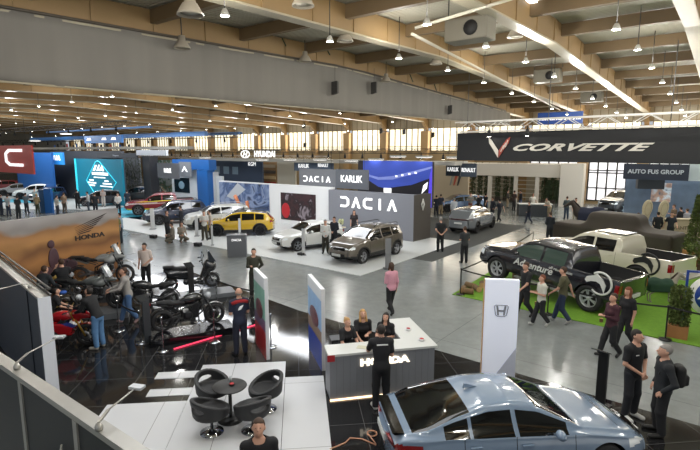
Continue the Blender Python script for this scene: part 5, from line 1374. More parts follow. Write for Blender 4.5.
bk(34, 292, 60, 'cruiser', 'chrome motorcycle by the dune picture behind the lattice rail', '#55585c')
bk(55, 300, 20, 'naked', 'yellow-cream motorcycle just above the sport machine', '#b59a58', col2='#b59a58', seatc='#6a5a3a')
bk(147, 309, -165, 'naked', 'black motorcycle between the grey sweater man and the picture', '#202224', exh='#4a4b4d')
p = at(217, 323, ZF)
o = MB().ell((0, 0, .14), (.14, .14, .14), 16).build('helmet', picmat('helmet_print', ['#b9c070', '#3a6a58', '#d8d8c8', '#223028'], 6.), loc=p, label='green and yellow patterned helmet on the floor by the black street motorcycle', cat='helmet')
MB().ell((.1, -.06, .16), (.05, .09, .05), 10).build('visor', flat('#15181c', .1), o)
# ---------------------------------------------------------------- cars
def paint(h, rough=.28, metal=.0): return mat('car_paint_'+h, hexc(h), rough, metal=metal, coat=1.)
CIV = dict(L=4.55, W=1.76, R=.325, xf=.9, xr=.9+2.735, sill=.2, rake=.17, rrake=.1,
 top=[(0, .60), (.12, .74), (.7, .88), (1.35, .985), (2.1, 1.34), (2.55, 1.415), (3.0, 1.40), (3.6, 1.25), (4.24, 1.03), (4.42, 1.0), (4.55, .86)],
 belt=[(0, .56), (.2, .72), (1.3, .9), (2.5, .95), (3.7, .985), (4.3, .97), (4.5, .93), (4.55, .82)],
 ws=(1.42, 2.12), rg=(3.3, 4.34), wins=[(1.62, 2.5), (2.58, 3.3), (3.36, 3.78)], doors=[(1.5, 2.55), (2.55, 3.45)],
 lights=(.45, 0, .58, .70, .42), tails=(.30, 0, .74, .86, .36), grille=(.5, .6, .5), intake=(.26, .45, .6), tumble=.62, fine=1.7, rear_round=.20, hatch=(.3, .9, 'body', None), rim='#30323a')
KX = .925
for k_, v_ in list(CIV.items()):
    if k_ in ('L', 'xf', 'xr'): CIV[k_] = v_*KX
    if k_ in ('top', 'belt'): CIV[k_] = [(a*KX, b*.965) for a, b in v_]
    if k_ in ('wins', 'doors'): CIV[k_] = [(a*KX, b*KX) for a, b in v_]
    if k_ in ('ws', 'rg'): CIV[k_] = (v_[0]*KX, v_[1]*KX)
hc = cw(2.72, 7.78); hc.z = ZF
r = car('blue-grey fastback car with a black rear window in the foreground', paint=paint('#74879d', .25), wh=None, name='car', loc=hc, rz=hd(7.5), **CIV)
blk_g = flat('#08090a', .12)
MB().poly([(-2.0, .955), (-2.13, .955), (-2.17, .99), (-2.12, .995), (-1.98, .975)], -.6, .6).build('rear_spoiler', blk_g, r)
MB().poly([(-.60, 1.36), (-.84, 1.34), (-.82, 1.42), (-.79, 1.425)], -.02, .02).build('roof_antenna', paint('#74879d', .25), r)
W1 = paint('#c9cac6', .3); 
# the row at the grey stand
suv('dark bronze-grey boxy SUV with roof rails in front of the grey lettered wall', paint('#625b52', .3, .3), (.62, 22.5), 229, 'L', L=4.34, H=1.66, rails='#2a2a2a', rim='#9a9ca0', roofm=None)
suv('small white hatchback with a black lower grille between the yellow car and the dark SUV', W1, (-2.75, 25.3), 214, 'L', L=3.9, W=1.72, H=1.48, rim='#8f9398', cladz=.32)
suv('yellow crossover with black wheel arches and a black roof in front of the phone picture', paint('#b8961c', .25), (-8.25, 29.8), 186, 'L', L=4.3, W=1.79, H=1.56, roofm=paint('#26262a'), rim='#23252a', rails='#222222')
suv('white estate car with tinted side windows left of the yellow crossover', paint('#b8b9b4'), (-10.1, 32.3), 207, 'L', L=4.55, H=1.63, rim='#3a3c40', rails='#b0b0b0', wb=2.9)
suv('dark blue SUV behind the white post totem, left of the white estate', paint('#232c42', .3, .2), (-13.6, 34.4), 212, 'L', L=4.4, H=1.68, rim='#55585c', rails='#1a1a1a')
pickup('dark red pickup with yellow and silver emergency stripes', paint('#7a1420'), (-17.3, 39.6), 200, 'L', L=5.3, W=1.9, stripes=((.45, .6, 'yellow_stripe'), (.92, 1.02, 'silver_stripe'), (1.1, 1.16, 'yellow_stripe')), rim='#7a7c80', cat='pickup', wb=3.2, bed=(4.0, 5.3, .8), top=[(0, 1.0), (.06, 1.12), (1.0, 1.2), (1.45, 1.24), (2.1, 1.7), (2.5, 1.8), (3.6, 1.8), (3.95, 1.7), (4.0, 1.26), (5.3, 1.26)], belt=[(0, .95), (.08, 1.05), (1.2, 1.15), (4, 1.24), (5.27, 1.25), (5.3, 1.22)])
sv = suv('silver-grey coupe SUV seen from behind on the dark carpet', paint('#7d8286', .25, .4), (9.85, 33.3), 54, 'R', L=4.7, W=1.85, H=1.60, rim='#26282b', tails=(.0, 0, .92, .99, .3), tail_c='#3a1214', hatch=(.3, 1.12, 'body', (.68, .80, .6)), roofm=paint('#6a7076', .2))
sv.location.z = .014
# carpet
m = MB(); c4 = [at(398, 258), at(478, 263), at(519, 226), at(432, 217)]
for i, p in enumerate(c4): c4[i] = Vector((p.x, p.y, 0))
c4 = [Vector((-13.2, 20.6, 0)), Vector((-10.9, 20.6, 0)), Vector((-10.9, 34.6, 0)), Vector((-20, 34.6, 0)), Vector((-20, 26.3, 0)), Vector((-13.0, 26.3, 0))]
n = len(c4); m.add([tuple(p) for p in c4]+[(p.x, p.y, .012) for p in c4], [tuple(range(n, 2*n))]+[(i, (i+1) % n, (i+1) % n+n, i+n) for i in range(n)])
m.build('carpet', mat('dark_carpet', hexc('#3c3e3d'), .9, noise=.12, nscale=30), label='dark grey carpet under the silver coupe SUV beside the grey stand', cat='carpet')
suv('metallic light blue car in profile before the beige emblem wall', paint('#6d86a8', .2, .3), (8.4, 41.8), 188, 'L', L=4.6, W=1.85, H=1.5, rim='#2a2c30', wb=2.75)
# pickups on the lawn
W, L = 2.05, 5.62
f3, r3 = Vector((5.72, 18.62)), Vector((7.86, 15.50)); d3 = (f3-r3).normalized(); lat = Vector((d3.y, -d3.x)); wb3 = 3.73
mid = f3+d3*(.98-L/2)+lat*(W/2-.08)
dkp = paint('#14161d', .25)
g = pickup(L=5.62, glassc='#3d4d47', label='black off-road pickup with white lettering, front wheels raised on log stumps', paint=dkp, F=(f3.x, f3.y), h=125, side='L', bed=(4.0, 5.62, .78), rim='#c3c6ca', cat='pickup', name='car')
g.location = cw(mid.x, mid.y, .17); g.rotation_euler = (0, -math.radians(4.2), math.atan2(d3.y, d3.x)+YAW)
def horse_emblem(root, x, y, z, s, m, side):
    k = MB(); ring = [(x-s*.5*math.cos(a), y, z+s*.5*math.sin(a)) for a in np.linspace(-2.3, 2.3, 22)]
    k.tube(ring, s*.05, 5); k.build('emblem_ring', m, root)
    k = MB()
    k.poly([(x+s*a, z+s*b) for a, b in ((.72, .0), (.66, .16), (.3, .3), (.2, .44), (.13, .32), (-.08, .2), (-.24, -.05), (-.2, -.4), (-.1, -.2), (.02, -.02), (.2, .04), (.42, .0), (.62, -.1))], y-.02, y+.02)
    k.build('horse_head_emblem', m, root)
wl = flat('#cfd0ce', .4)
horse_emblem(g, -2.25, W/2-.02, 1.08, .72, wl, 1)
t_ = text('Adventure', 'lettering', wl, g, (.25, W/2+.012, .98), .37, rot=(PI/2, 0, PI), shear=.3, bold=.006)
t_ = text('off road edition', 'lettering', wl, g, (-.85, W/2+.012, 1.12), .14, rot=(PI/2, 0, PI))
MB().bar((.9, W/2+.02, .42), (-1.5, W/2+.02, .42), .16, .05).build('side_step', flat('#a9a9a4', .3, metal=.6), g)
f4 = Vector((9.75, 23.35)); r4 = Vector((11.95, 19.7))
rp = pickup('white crew-cab pickup with a dark horse emblem and roof window on the lawn', paint('#bfbba9', .3), (9.15, 21.5), 121, 'L', rim='#3a3b3e', cat='pickup')
rp.location.z = .022; horse_emblem(rp, -2.15, W/2-.02, 1.05, .8, flat('#1d1d1f'), 1)
MB().box(-.9, .3, -.42, .42, 1.90, 1.94).build('panorama_window', flat('#2a2e30', .1), rp)
MB().box(-3.42, -2.95, -.85, .85, .66, .72).build('tailgate', flat('#8e8c82', .4), rp)
# covered car
CG = dict()
def cover(p):
    d = smin(rbox(p, [0, 0, .55], [3.15, 1.0, .62], .2), rbox(p, [.1, 0, 1.2], [1.35, .78, .72], .35), .6)
    return smax(d, -(p[:, 2]-.0), .02)
a = math.radians(-53)+YAW
V_, F_ = snet(cover, (-3.4, -1.3, -.05), (3.4, 1.3, 2.2), .06)
V_[:, 1] += .03*np.sin(V_[:, 0]*5)*np.clip(1-V_[:, 2], 0, 1)
V_[:, 2] = np.maximum(V_[:, 2], .0)
cp = cw(14.5, 26.4)
o = mesh_np('covered_car', V_, F_, mat('brown_cover_cloth', hexc('#352e25'), .7, noise=.08, nscale=4)); o.location = cp; o.rotation_euler = (0, 0, a)
o.location.z = .022; prop(o, 'car hidden under a dark brown cloth cover behind the white pickup', 'covered car')
# lawn
gm = mat('artificial_grass', hexc('#5f8a1c'), .9, noise=.28, nscale=9)
l0 = Vector((-7.55, 16.25)); 
m = MB(); P4 = [(-7.7, 16.2), (4, 15.6), (10, 15.6), (10, 34), (-1.5, 34), (-8.3, 27.5)]
n = len(P4); m.add([(x, y, 0) for x, y in P4]+[(x, y, .02) for x, y in P4], [tuple(range(n, 2*n))]+[(i, (i+1) % n, (i+1) % n+n, i+n) for i in range(n)])
m.build('lawn', gm, label='bright green artificial lawn under the pickups', cat='lawn', kind='stuff')
def lg(p, r_, h_, label, lying=None, n=16):
    rt = empty('log_stump', label, 'log', p, 0 if lying is None else lying)
    k = MB(); e = MB()
    if lying is None: k.lathe([(r_, 0), (r_*1.02, h_*.5), (r_, h_)], n); e.lathe([(0, h_+.002), (r_*.99, h_)][::-1], n)
    else: k.lathe([(r_, -h_/2), (r_, h_/2)], n, axis='y', c=(0, 0, r_)); e.lathe([(0, -h_/2-.002), (r_, -h_/2)], n, axis='y', c=(0, 0, r_)); e.lathe([(r_, h_/2), (0, h_/2+.002)], n, axis='y', c=(0, 0, r_))
    k.build('bark', mat('log_bark', hexc('#6a5438'), .9, noise=.4, nscale=14), rt); e.build('cut_face', mat('cut_wood', hexc('#b59463'), .7, noise=.2, nscale=10), rt)
z_ = .02
st_f = cw(f3.x+.0, f3.y, z_); lg(st_f, .33, .285, 'broad log stump under the front wheel of the black pickup')
lg(cw(f3.x+1.35, f3.y+1.05, z_), .33, .285, 'log stump under the far front wheel of the black pickup')
lg(at(519, 300, z_), .26, .36, 'log stump standing beside the middle of the black pickup')
for i, (px, py, ly) in enumerate(((463, 292, .3), (470, 288, 1.2), (477, 291, .8), (468, 294, 1.9), (482, 287, .4))):
    lg(at(px, py, z_), .11, .4, ['short log at the outer corner of the lawn pile', 'short log at the back of the pile on the lawn corner', 'short log in the middle of the pile on the lawn corner', 'short log nearest the walkway in the pile on the lawn corner', 'short log at the inner end of the pile on the lawn corner'][i], lying=ly)
for px, py in ((536, 305), (601, 322)): lg(at(px, py, z_), .05, .12, 'tiny round wood piece on the lawn before the black pickup' if px < 560 else 'tiny round wood piece beside the rear wheel of the black pickup')
# lawn barrier
bp = [at(457, 294, z_), at(548, 317, z_), at(666, 338, z_), at(545, 252), at(479, 262)]
labs = ['black barrier post at the near left corner of the lawn', 'black barrier post in front of the black pickup middle', 'black barrier post left of the potted fir', 'black barrier post by the man in a dark suit', 'black barrier post on the far left side of the lawn']
P5 = []
for i, (x, y) in enumerate(((-7.45, 16.35), (-4.25, 16.05), (-.98, 15.85), (-8.0, 26.5), (-7.75, 21.5), (2.2, 15.9))):
    p = Vector((x, y, z_ if i < 3 or i == 5 else 0)); P5.append(p)
    if i < 5: stanchion(p, labs[i], None, flat('#121212', .4), 1.0)
for a_, b_, lb in ((0, 1, 'black barrier belt along the lawn edge, left span'), (1, 2, 'black barrier belt along the lawn edge, middle span'), (2, 5, 'black barrier belt along the lawn edge passing the potted fir'), (0, 4, 'black barrier belt along the left side of the lawn, near span'), (4, 3, 'black barrier belt along the left side of the lawn, far span')):
    belt(P5[a_], P5[b_], lb, z=.95, sag=.09)
# potted fir
fir = mat('fir_needles', hexc('#46531f'), .8, noise=.35, nscale=6)
pot = (.25, .36, mat('wood_planter', hexc('#96683c'), .7, noise=.2, nscale=5))
p = at(677, 336, z_); hedge('potted_fir', p, .27, .27, 1.1, fir, 'bushy fir in a square wooden box behind the lawn belt', n=2200, pot=pot, ls=.05)
p = at(693, 262, z_); hedge('potted_fir', p, .5, .5, 2.6, fir, 'tall slim fir in a wooden box at the right edge beyond the covered car', n=2200, pot=(.45, .6, pot[2]), ls=.08, cone_=True)
p = at(694, 274, z_); hedge('potted_fir', p, .35, .35, .8, fir, 'small dark shrub in a dark box beside the tall slim fir', n=600, pot=(.4, .5, flat('#3a2618', .7)), ls=.08)
# round blue sign on a frame
p = at(682.5, 324, z_)
r = empty('round_sign', 'round blue sign with white rim and script lettering in a blue frame', 'sign', p, hd(-20)); bb_ = flat('#173a8c', .4)
k = MB()
for x in (0, 1.25): k.box(x-.03, x+.03, -.03, .03, 0, 1.7); k.box(x-.03, x+.03, -.35, .35, 0, .05)
k.box(0, 1.25, -.03, .03, 1.64, 1.7); k.build('frame', bb_, r)
MB().lathe([(.0, -.04), (.62, -.04), (.62, .04), (0, .04)], 40, axis='y', c=(.68, 0, .95)).build('rim_disc', flat('#d9d9d4', .5), r)
MB().lathe([(.0, -.05), (.5, -.05), (.5, -.03), (0, -.03)], 40, axis='y', c=(.72, 0, .95)).build('blue_disc', bb_, r)
text('Adopt', 'lettering', flat('#e4e4e4'), r, (.74, -.06, .95), .34, shear=.35, bold=.008)
# horses
def horse(p, rz, s, col, label, blanket, bcol, mane='#15100c', graze=False, head_dir=1.):
    r = empty('horse', label, 'horse', p, rz); r.scale = (s, s, s)
    nk = np.array([.95, 0, 1.75]) if not graze else np.array([1.15, 0, 1.2])
    hdv = nk+([.42, 0, -.28] if not graze else [.4, 0, -.3])
    def f(q):
        d = smin(elli(q, [.42, 0, 1.12], [.42, .27, .33]), elli(q, [-.45, 0, 1.17], [.42, .28, .31]), .2)
        d = smin(d, elli(q, [0, 0, 1.1], [.6, .27, .28]), .15)
        d = smin(d, cone(q, [.6, 0, 1.2], nk, .22, .11), .12); d = smin(d, cone(q, nk, hdv, .12, .06), .05)
        for sx in (-1, 1):
            d = smin(d, cone(q, nk+[-.05, sx*.05, .06], nk+[-.06, sx*.07, .19], .03, .012), .02)
            y = sx*.15
            d = smin(d, cone(q, [.55, y, 1.0], [.55, y, .5], .11, .055), .08); d = smin(d, cone(q, [.55, y, .5], [.55, y, .08], .045, .038), .02); d = smin(d, cone(q, [.56, y, .06], [.6, y, .03], .055), .02)
            d = smin(d, cone(q, [-.6, y, 1.05], [-.48, y, .72], .17, .09), .08); d = smin(d, cone(q, [-.48, y, .72], [-.72, y, .5], .08, .05), .04); d = smin(d, cone(q, [-.72, y, .5], [-.66, y, .08], .045, .038), .02); d = smin(d, cone(q, [-.64, y, .06], [-.6, y, .03], .055), .02)
        return d
    blob('body', f, (-1.1, -.45, -.03), (1.9, .45, 2.15), .035, mat('horse_'+col, hexc(col), .6, noise=.15, nscale=4), r)
    blob('mane', lambda q: cone(q, nk+[-.1, 0, .08], [.45, 0, 1.38], .05, .07), (0, -.2, 1.), (1.3, .2, 2.1), .035, flat(mane, .9), r)
    blob('tail', lambda q: smin(cone(q, [-.85, 0, 1.25], [-.98, 0, .95], .06, .07), cone(q, [-.98, 0, .95], [-.95, 0, .4], .07, .03), .05), (-1.2, -.2, .2), (-.6, .2, 1.5), .035, flat(mane, .9), r)
    if blanket:
        def g_(q):
            d = smin(elli(q, [.32, 0, 1.12], [.5, .31, .37]), elli(q, [-.45, 0, 1.17], [.5, .33, .37]), .2)
            d = smin(d, rbox(q, [-.1, 0, .95], [.7, .31, .28], .1), .1)
            return np.maximum(d, q[:, 0]-.62)
        blob('blanket', g_, (-1.1, -.5, .5), (.9, .5, 1.7), .035, mat('blanket_'+bcol, hexc(bcol), .85, noise=.12, nscale=5), r)
    return r
p = cw(15.6, 31.6); horse(p, hd(160), 1.1, '#2c231a', 'life-size dark brown horse figure with a dark blue rug behind the covered car', True, '#1c2236')
p = at(660, 302, z_); horse((p.x, p.y, z_), hd(-5), .58, '#8a8478', 'small pony figure under a dark green rug on the lawn behind the fir', True, '#1d3a2c', mane='#2a1c12', graze=False)
# flip-flop shaped figures and the crate
for i, (px, rz) in enumerate(((640, .0), (654, .25))):
    p = aty(px, 240, 28.5); p.z = .02
    def sole(q):
        d = smin(elli(q, [0, 0, 1.95], [.36, .09, .5]), elli(q, [0, 0, 1.1], [.26, .09, .5]), .25); return smax(d, np.abs(q[:, 1])-.06, .03)
    r = empty('sole_figure', ['giant pale shoe-sole shaped board, left of the pair behind the covered car', 'giant pale shoe-sole shaped board, right of the pair, leaning outward'][i], 'board', p, hd(25)); r.rotation_euler = (0, .16+rz*.3, hd(12))
    blob('sole', sole, (-.6, -.2, .5), (.6, .2, 2.6), .035, mat('pale_sole', hexc('#b3a88e'), .7, noise=.1, nscale=6), r)
    k = MB(); k.tube([(.2*math.cos(a)*1.1, -.08, 1.9+.38*math.sin(a)) for a in np.linspace(0, 2*PI, 15)], .012, 4); k.build('sole_outline', flat('#8a7f68'), r)
    MB().tube([(0, 0, 0), (0, 0, .8)], .04, 6).build('support_pole', flat('#3a3a38'), r)
p = aty(676, 240, 29.6); p.z = .02
r = empty('wooden_crate', 'long pale wooden crate bench with engraved marks behind the covered car', 'crate', p, hd(-8)); cr_ = mat('pale_crate', hexc('#a79a80'), .7, noise=.12, nscale=4)
k = MB(); k.box(-1.3, 1.3, -.35, .35, .0, 1.15); k.build('box', cr_, r, bevel=.02); k = MB()
for x in (-1.3, 1.22): k.box(x, x+.08, -.38, -.35, 0, 1.15)
k.box(-1.3, 1.3, -.38, -.35, 1.05, 1.15); k.build('edge_battens', flat('#8e8268', .7), r)
text('WANTED', 'lettering', flat('#6e634c'), r, (.1, -.37, .62), .3, bold=.005)
# vehicles at the dealer stand
p = att(631, 217, 41)
suv('dark off-road car with roof load under the left part of the navy sign', paint('#1d242c'), (22.6, 40.4), 212, 'L', L=4.3, W=1.85, H=1.95, rim='#2a2c30', rails='#101010')
MB().box(-.85, .85, -.4, .4, 0, .8).build('display_rack', flat('#2b3138', .5), loc=(p.x+.9, p.y+1.0, 2.5), rz=.3, label='dark raised display rack above the dark off-road car', cat='rack')
suv('white and black off-road car at the right edge under the pale fascia', paint('#b9c0c2'), (25.9, 38.8), 205, 'L', L=4.5, W=1.9, H=1.9, rim='#2a2c30', rails='#202020')
o = MB().box(-1.1, 1.1, -.02, .02, 0, 1.0).build('glass_rail', mat('pale_glass_rail', hexc('#9fb4c0'), .1), loc=att(612, 208, 46)*1, rz=0, label='pale glass railing panel before the large window', cat='railing'); o.location.z = 0; o.location.y = 46
# cars at the far left
suv('white SUV in profile on a white and cyan platform far on the left', paint('#c6c8c6'), (-35.6, 52.6), 196, 'L', L=4.7, W=1.9, H=1.68, rim='#2a2c30')
suv('silver car behind the white SUV at the far left', paint('#8a8e92'), (-40.5, 57), 190, 'L', L=4.7, W=1.85, H=1.5, rim='#3a3c40')
suv('dark red car partly visible behind the silver one at the left edge', paint('#7a1c24'), (-46.5, 62.8), 190, 'L', L=4.5, W=1.85, H=1.5, rim='#3a3c40')
suv('white car low at the far left edge', paint('#b9bbba'), (-47.5, 55.6), 190, 'L', L=4.5, W=1.85, H=1.5, rim='#3a3c40')
suv('small dark blue car right of the white SUV before the dark grey wall', paint('#1f3050'), (-31.0, 49.6), 260, 'L', L=4.0, W=1.75, H=1.55, rim='#8a8c90')
suv('black SUV before the teal display, left one', paint('#15171a'), (-28.6, 52.3), 200, 'L', L=4.6, W=1.9, H=1.7, rim='#7a7c80')
suv('black pickup-like SUV before the teal display, right one', paint('#1b1e22'), (-23.0, 49.4), 195, 'L', L=4.8, W=1.9, H=1.72, rim='#7a7c80', rails='#333333')
suv('dark grey car between the small blue car and the black SUVs', paint('#2a2e34'), (-25.2, 46.2), 192, 'L', L=4.5, W=1.85, H=1.55, rim='#7a7c80')
cy_ = mat('cyan_platform', hexc('#3aa3c0'), .35); gy = flat('#b9bcbb', .35)
def quad(name, pts, z0, z1, m, label, cat='platform'):
    n = len(pts); k = MB(); k.add([(p.x, p.y, z0) for p in pts]+[(p.x, p.y, z1) for p in pts], [tuple(range(n, 2*n))]+[(i, (i+1) % n, (i+1) % n+n, i+n) for i in range(n)]); return k.build(name, m, label=label, cat=cat)
quad('floor_platform', [cw(-48, 49), cw(-29.5, 44), cw(-21, 43.5), cw(-21.5, 49), cw(-28.5, 53), cw(-50, 60)], 0, .03, gy, 'white platform floor under the cars at the far left')
quad('floor_platform', [cw(-37, 50.2), cw(-30.5, 48.8), cw(-30, 52), cw(-37, 54)], .03, .045, cy_, 'cyan platform strip under the white SUV at the far left')
quad('floor_platform', [cw(-22.5, 41.5), cw(-15.6, 36.8), cw(-13, 40.5), cw(-21, 46.5)], 0, .03, cy_, 'cyan floor area under the striped red pickup')
# grey reception box, white post totems and floor lamps
def box_stand(p, rz, w, d, h_, c, label, txt=None, cat='counter'):
    r = empty('display_counter', label, cat, p, rz)
    MB().box(-w/2, w/2, -d/2, d/2, 0, h_).build('body', flat(c, .5), r, bevel=.01)
    MB().box(-w/2-.02, w/2+.02, -d/2-.02, d/2+.02, h_, h_+.03).build('top_plate', flat(c, .4), r)
    if txt: text(txt, 'lettering', wlet, r, (0, -d/2-.02, h_*.8), .16)
    return r
box_stand(at(237.5, 256, .0), hd(8), .95, .5, 1.08, '#63666b', 'grey box counter in front of the yellow crossover', 'DACIA')
def post(px, py, label, c, w=.3, h_=1.35, th=.06, rz=10):
    r = empty('info_totem', label, 'totem', at(px, py, .03), hd(rz)); MB().box(-w/2, w/2, -th/2, th/2, 0, h_).build('panel', flat(c, .4), r); MB().box(-w*.8, w*.8, -.15, .15, 0, .02).build('base', flat('#55585c'), r)
post(388, 268, 'slim grey info totem in front of the dark SUV front wheel', '#77797c', .26, 1.35); post(303.5, 255, 'slim pale info totem beside the white hatchback front wheel', '#aeb0b2', .16, 1.35)
post(153, 229, 'white info totem in front of the dark blue SUV', '#c9cbcc', .26, 1.4); post(197, 236, 'white info totem in front of the white estate car', '#c4c6c8', .18, 1.3); post(212.5, 245, 'pale info totem left of the grey box counter', '#b9bbbd', .1, 1.1); post(240, 240, 'pale info totem behind the grey box counter', '#c0c2c4', .14, 1.3)
for px, py, lb in ((153.5, 238, 'small black floor box on the grey aisle, left one'), (198, 246, 'small black floor box near the white platform edge, right one')):
    MB().box(-.2, .2, -.13, .13, 0, .2).build('floor_box', flat('#1c1c1e', .5), loc=at(px, py), rz=.3, bevel=.02, label=lb, cat='box')
for px, py, lb in ((303, 254, 'small black floor spotlight below the pale info totem'),):
    MB().box(-.16, .16, -.12, .12, 0, .12).build('floor_spotlight', flat('#1c1c1e', .5), loc=at(px-2, py+1, .03), bevel=.02, label=lb, cat='floor light')
r = box_stand(att(480, 216, 37.6)*1, 0, 2.6, .9, .95, '#30353a', 'dark reception desk with a white top near the pavilion'); p = at(501.5, 216); p.x += 0
r.location = at(534, 216) ; r.location.z = 0; r.rotation_euler.z = hd(-6); [setattr(c, 'data', c.data) for c in r.children]
MB().box(-1.32, 1.32, -.47, .47, .95, 1.03).build('white_top', flat('#b9bdbd'), r)
# round side table with flowers behind the dark SUV
r = empty('side_table', 'small white round table behind the dark SUV with a bunch of pale flowers', 'table', att(340, 236, 23.4)*1, 0); p = at(341, 239, .03); r.location = p
MB().lathe([(0, .70), (.3, .70), (.3, .73), (0, .73)], 20).build('tabletop', flat('#c9bda4'), r); MB().lathe([(.03, 0), (.03, .7)], 8).build('pedestal', flat('#8a8a88'), r); MB().lathe([(0, 0), (.2, 0), (.2, .02), (0, .02)], 16).build('base', flat('#8a8a88'), r)
hedge('flower_bunch', p+Vector((0, 0, .73)), .16, .16, .3, mat('pale_flowers', hexc('#c9cc9c'), .7, noise=.3, nscale=9), 'bunch of pale yellow-white flowers on the small table behind the dark SUV', n=160, pot=(.05, .18, flat('#b0b8b8')), ls=.05, cat='flowers')
# far left blue kiosk
r = empty('kiosk', 'narrow blue kiosk panel before the white SUV at the far left', 'kiosk', att(46, 208, 14.5)*1, 0); p = at(50, 213); r.location = p; r.rotation_euler.z = hd(0)
MB().box(-.75, -.35, -.1, .3, 0, 2.0).build('upright', flat('#20456a'), r); MB().box(-.3, .3, -.15, .15, 0, 2.1).build('panel', bl, r)
# ---------------------------------------------------------------- people, nearest first
D = math.radians
person(381, 409, 97, 'person in black shirt and trousers standing at the counter with back to the viewer', z=ZF, shoes='#b9b9b5', arms=('reach', 'phone'), lean=.12, nod=-.3, logo='line', hair='dark', Hh=1.8)
def behind(x, y, deg, **k):
    p = onct(x, y, 0); p.z = ZF; person(0, 0, deg, k.pop('label'), pos=p, **k)
behind(.5, .95, 300, label='person with blond hair in a bun leaning on the counter from behind', Hh=1.56, lean=.35, arms=('reach', 'reach'), nod=-.3, female=True, style='bun', hair='blond', sleeve='short')
behind(1.0, 1.25, 280, label='person with long blond hair behind the counter, middle of the staff', Hh=1.6, lean=.25, arms=('phone', 'reach'), nod=-.35, female=True, style='long', hair='blond')
behind(1.55, 1.0, 250, label='person with dark hair half hidden behind the man at the counter', Hh=1.55, lean=.22, arms=('phone', 'reach'), nod=-.3, female=True, style='long', hair='dark')
person(241, 355, 118, 'person in a navy and red shirt with a white wing on the back', z=ZF, shirt='#1b2236', pants='#181c2c', arms=('phone', 'phone'), style='bald', hair='grey', nod=-.25, logo='wing', Hh=1.8)
pm = Vector(aty(256, 430, 6.15)); pm.z = ZT
person(0, 0, 285, 'person with short dark hair and black polo cut by the bottom edge, looking down', pos=cw(-1.21, 5.98, ZT), nod=-.45, turn=-.15, arms=('phone', 'phone'), hair='brown', Hh=1.74)
person(629, 417, 290, 'person in a black polo with folded hands and white shoes talking by the car nose', z=ZF, arms=('clasp', 'clasp'), nod=-.15, turn=.25, shoes='#c4c4c0', pants='#1a1c22', logo='chest', hair='dark', Hh=1.82)
oldm = person(658, 434, 165, 'person with grey hair in dark clothes carrying a black backpack at the right edge', z=ZF, sleeve='long', shirt='#1d2024', pants='#1a1b1e', arms=('pocket', 'pocket'), style='short', hair='grey', nod=-.1, Hh=1.75, build=1.12)
bp_ = oldm.location+Vector((math.cos(hd(-15))*.24, math.sin(hd(-15))*.24, 1.2))
bg = MB(); o = blob('backpack', lambda p: smin(rbox(p, [0, 0, 0], [.14, .09, .21], .08), rbox(p, [0, -.1, -.06], [.1, .05, .1], .04), .03), (-.3, -.3, -.35), (.3, .3, .35), .02, flat('#121314', .7)); o.location = bp_; o.rotation_euler = (0, 0, hd(165)-PI/2)
prop(o, 'black backpack worn by the grey-haired person at the right edge', 'backpack')
MB().tube([(-.1, .1, .2), (-.12, .28, .26), (-.12, .36, .05), (-.12, .2, -.18), (-.1, .1, -.2)], .018, 6).build('strap', flat('#121314', .7), o); MB().tube([(.1, .1, .2), (.12, .28, .26), (.12, .36, .05), (.12, .2, -.18), (.1, .1, -.2)], .018, 6).build('strap', flat('#121314', .7), o)
person(609, 357, 190, 'person in a maroon top holding a phone, walking past the lawn', shirt='#3c1c26', pants='#17181b', sleeve='long', arms=('phone', 'phone'), pose='walk', style='short', hair='brown', female=True, Hh=1.72, nod=-.2)
person(624, 348, 200, 'person with long fair brown hair in black beside the maroon top', shirt='#16161a', pants='#1a1b1e', arms=('down', 'phone'), pose='walk', style='long', hair='red', female=True, Hh=1.72)
person(524, 317, 195, 'person in a black T-shirt walking past the black pickup, front of three', shirt='#17181a', pants='#17181b', pose='walk', arms=('swing', 'swingb'), Hh=1.82, hair='brown')
person(540, 326, 185, 'person with reddish hair in a white T-shirt between two walkers', shirt='#b9b9ae', pants='#17181c', shoes='#a9a9a5', pose='walk', arms=('phone', 'phone'), hair='red', Hh=1.62, nod=-.1)
person(561, 323, 150, 'person in an olive T-shirt and jeans, last of the three walkers', shirt='#4c4a34', pants='#1f2c44', shoes='#8a8a88', pose='walk', arms=('swing', 'swingb'), hair='brown', Hh=1.8)
person(391, 314, 115, 'person in a pink shirt and black trousers walking across the aisle', shirt='#c08a98', pants='#131417', sleeve='long', pose='walk', stride=.7, arms=('phone', 'down'), female=True, style='long', hair='brown', Hh=1.74, hairlen=.12)
person(255, 297, 275, 'person in dark olive clothes standing before the red and green totem', shirt='#34352a', pants='#23231f', sleeve='long', arms=('back', 'phone'), hair='dark', Hh=1.8, nod=-.15)
person(147, 287, 275, 'person in a pale pink shirt standing behind the black scooter', shirt='#c6b8b0', pants='#16171a', arms=('clasp', 'down'), hair='dark', turn=-.5)
person(130, 323, 205, 'person in a grey sweater and blue jeans touching a motorcycle', z=ZF, shirt='#8b8884', pants='#3d5a80', shoes='#a88a88', sleeve='long', arms=('reach', 'reach'), hair='brown', nod=-.35, lean=.15, Hh=1.8, pose='walk', stride=.6)
person(100, 348, 165, 'person in a black top and light blue jeans bending over the sport motorcycle', z=ZF, shirt='#141518', pants='#4f76a0', shoes='#a8a39a', sleeve='long', arms=('reach', 'reach'), lean=.45, nod=-.5, hair='dark', Hh=1.74)
person(66, 312, 140, 'person in a black T-shirt holding a camera before the dune picture', z=ZF, shirt='#15161a', pants='#5c5f62', arms=('face', 'face'), hair='brown', Hh=1.78)
person(42, 285, 110, 'person all in black leaning towards the dune picture', z=ZF, shirt='#14171b', pants='#121316', sleeve='long', arms=('phone', 'phone'), lean=.2, hair='dark', Hh=1.8)
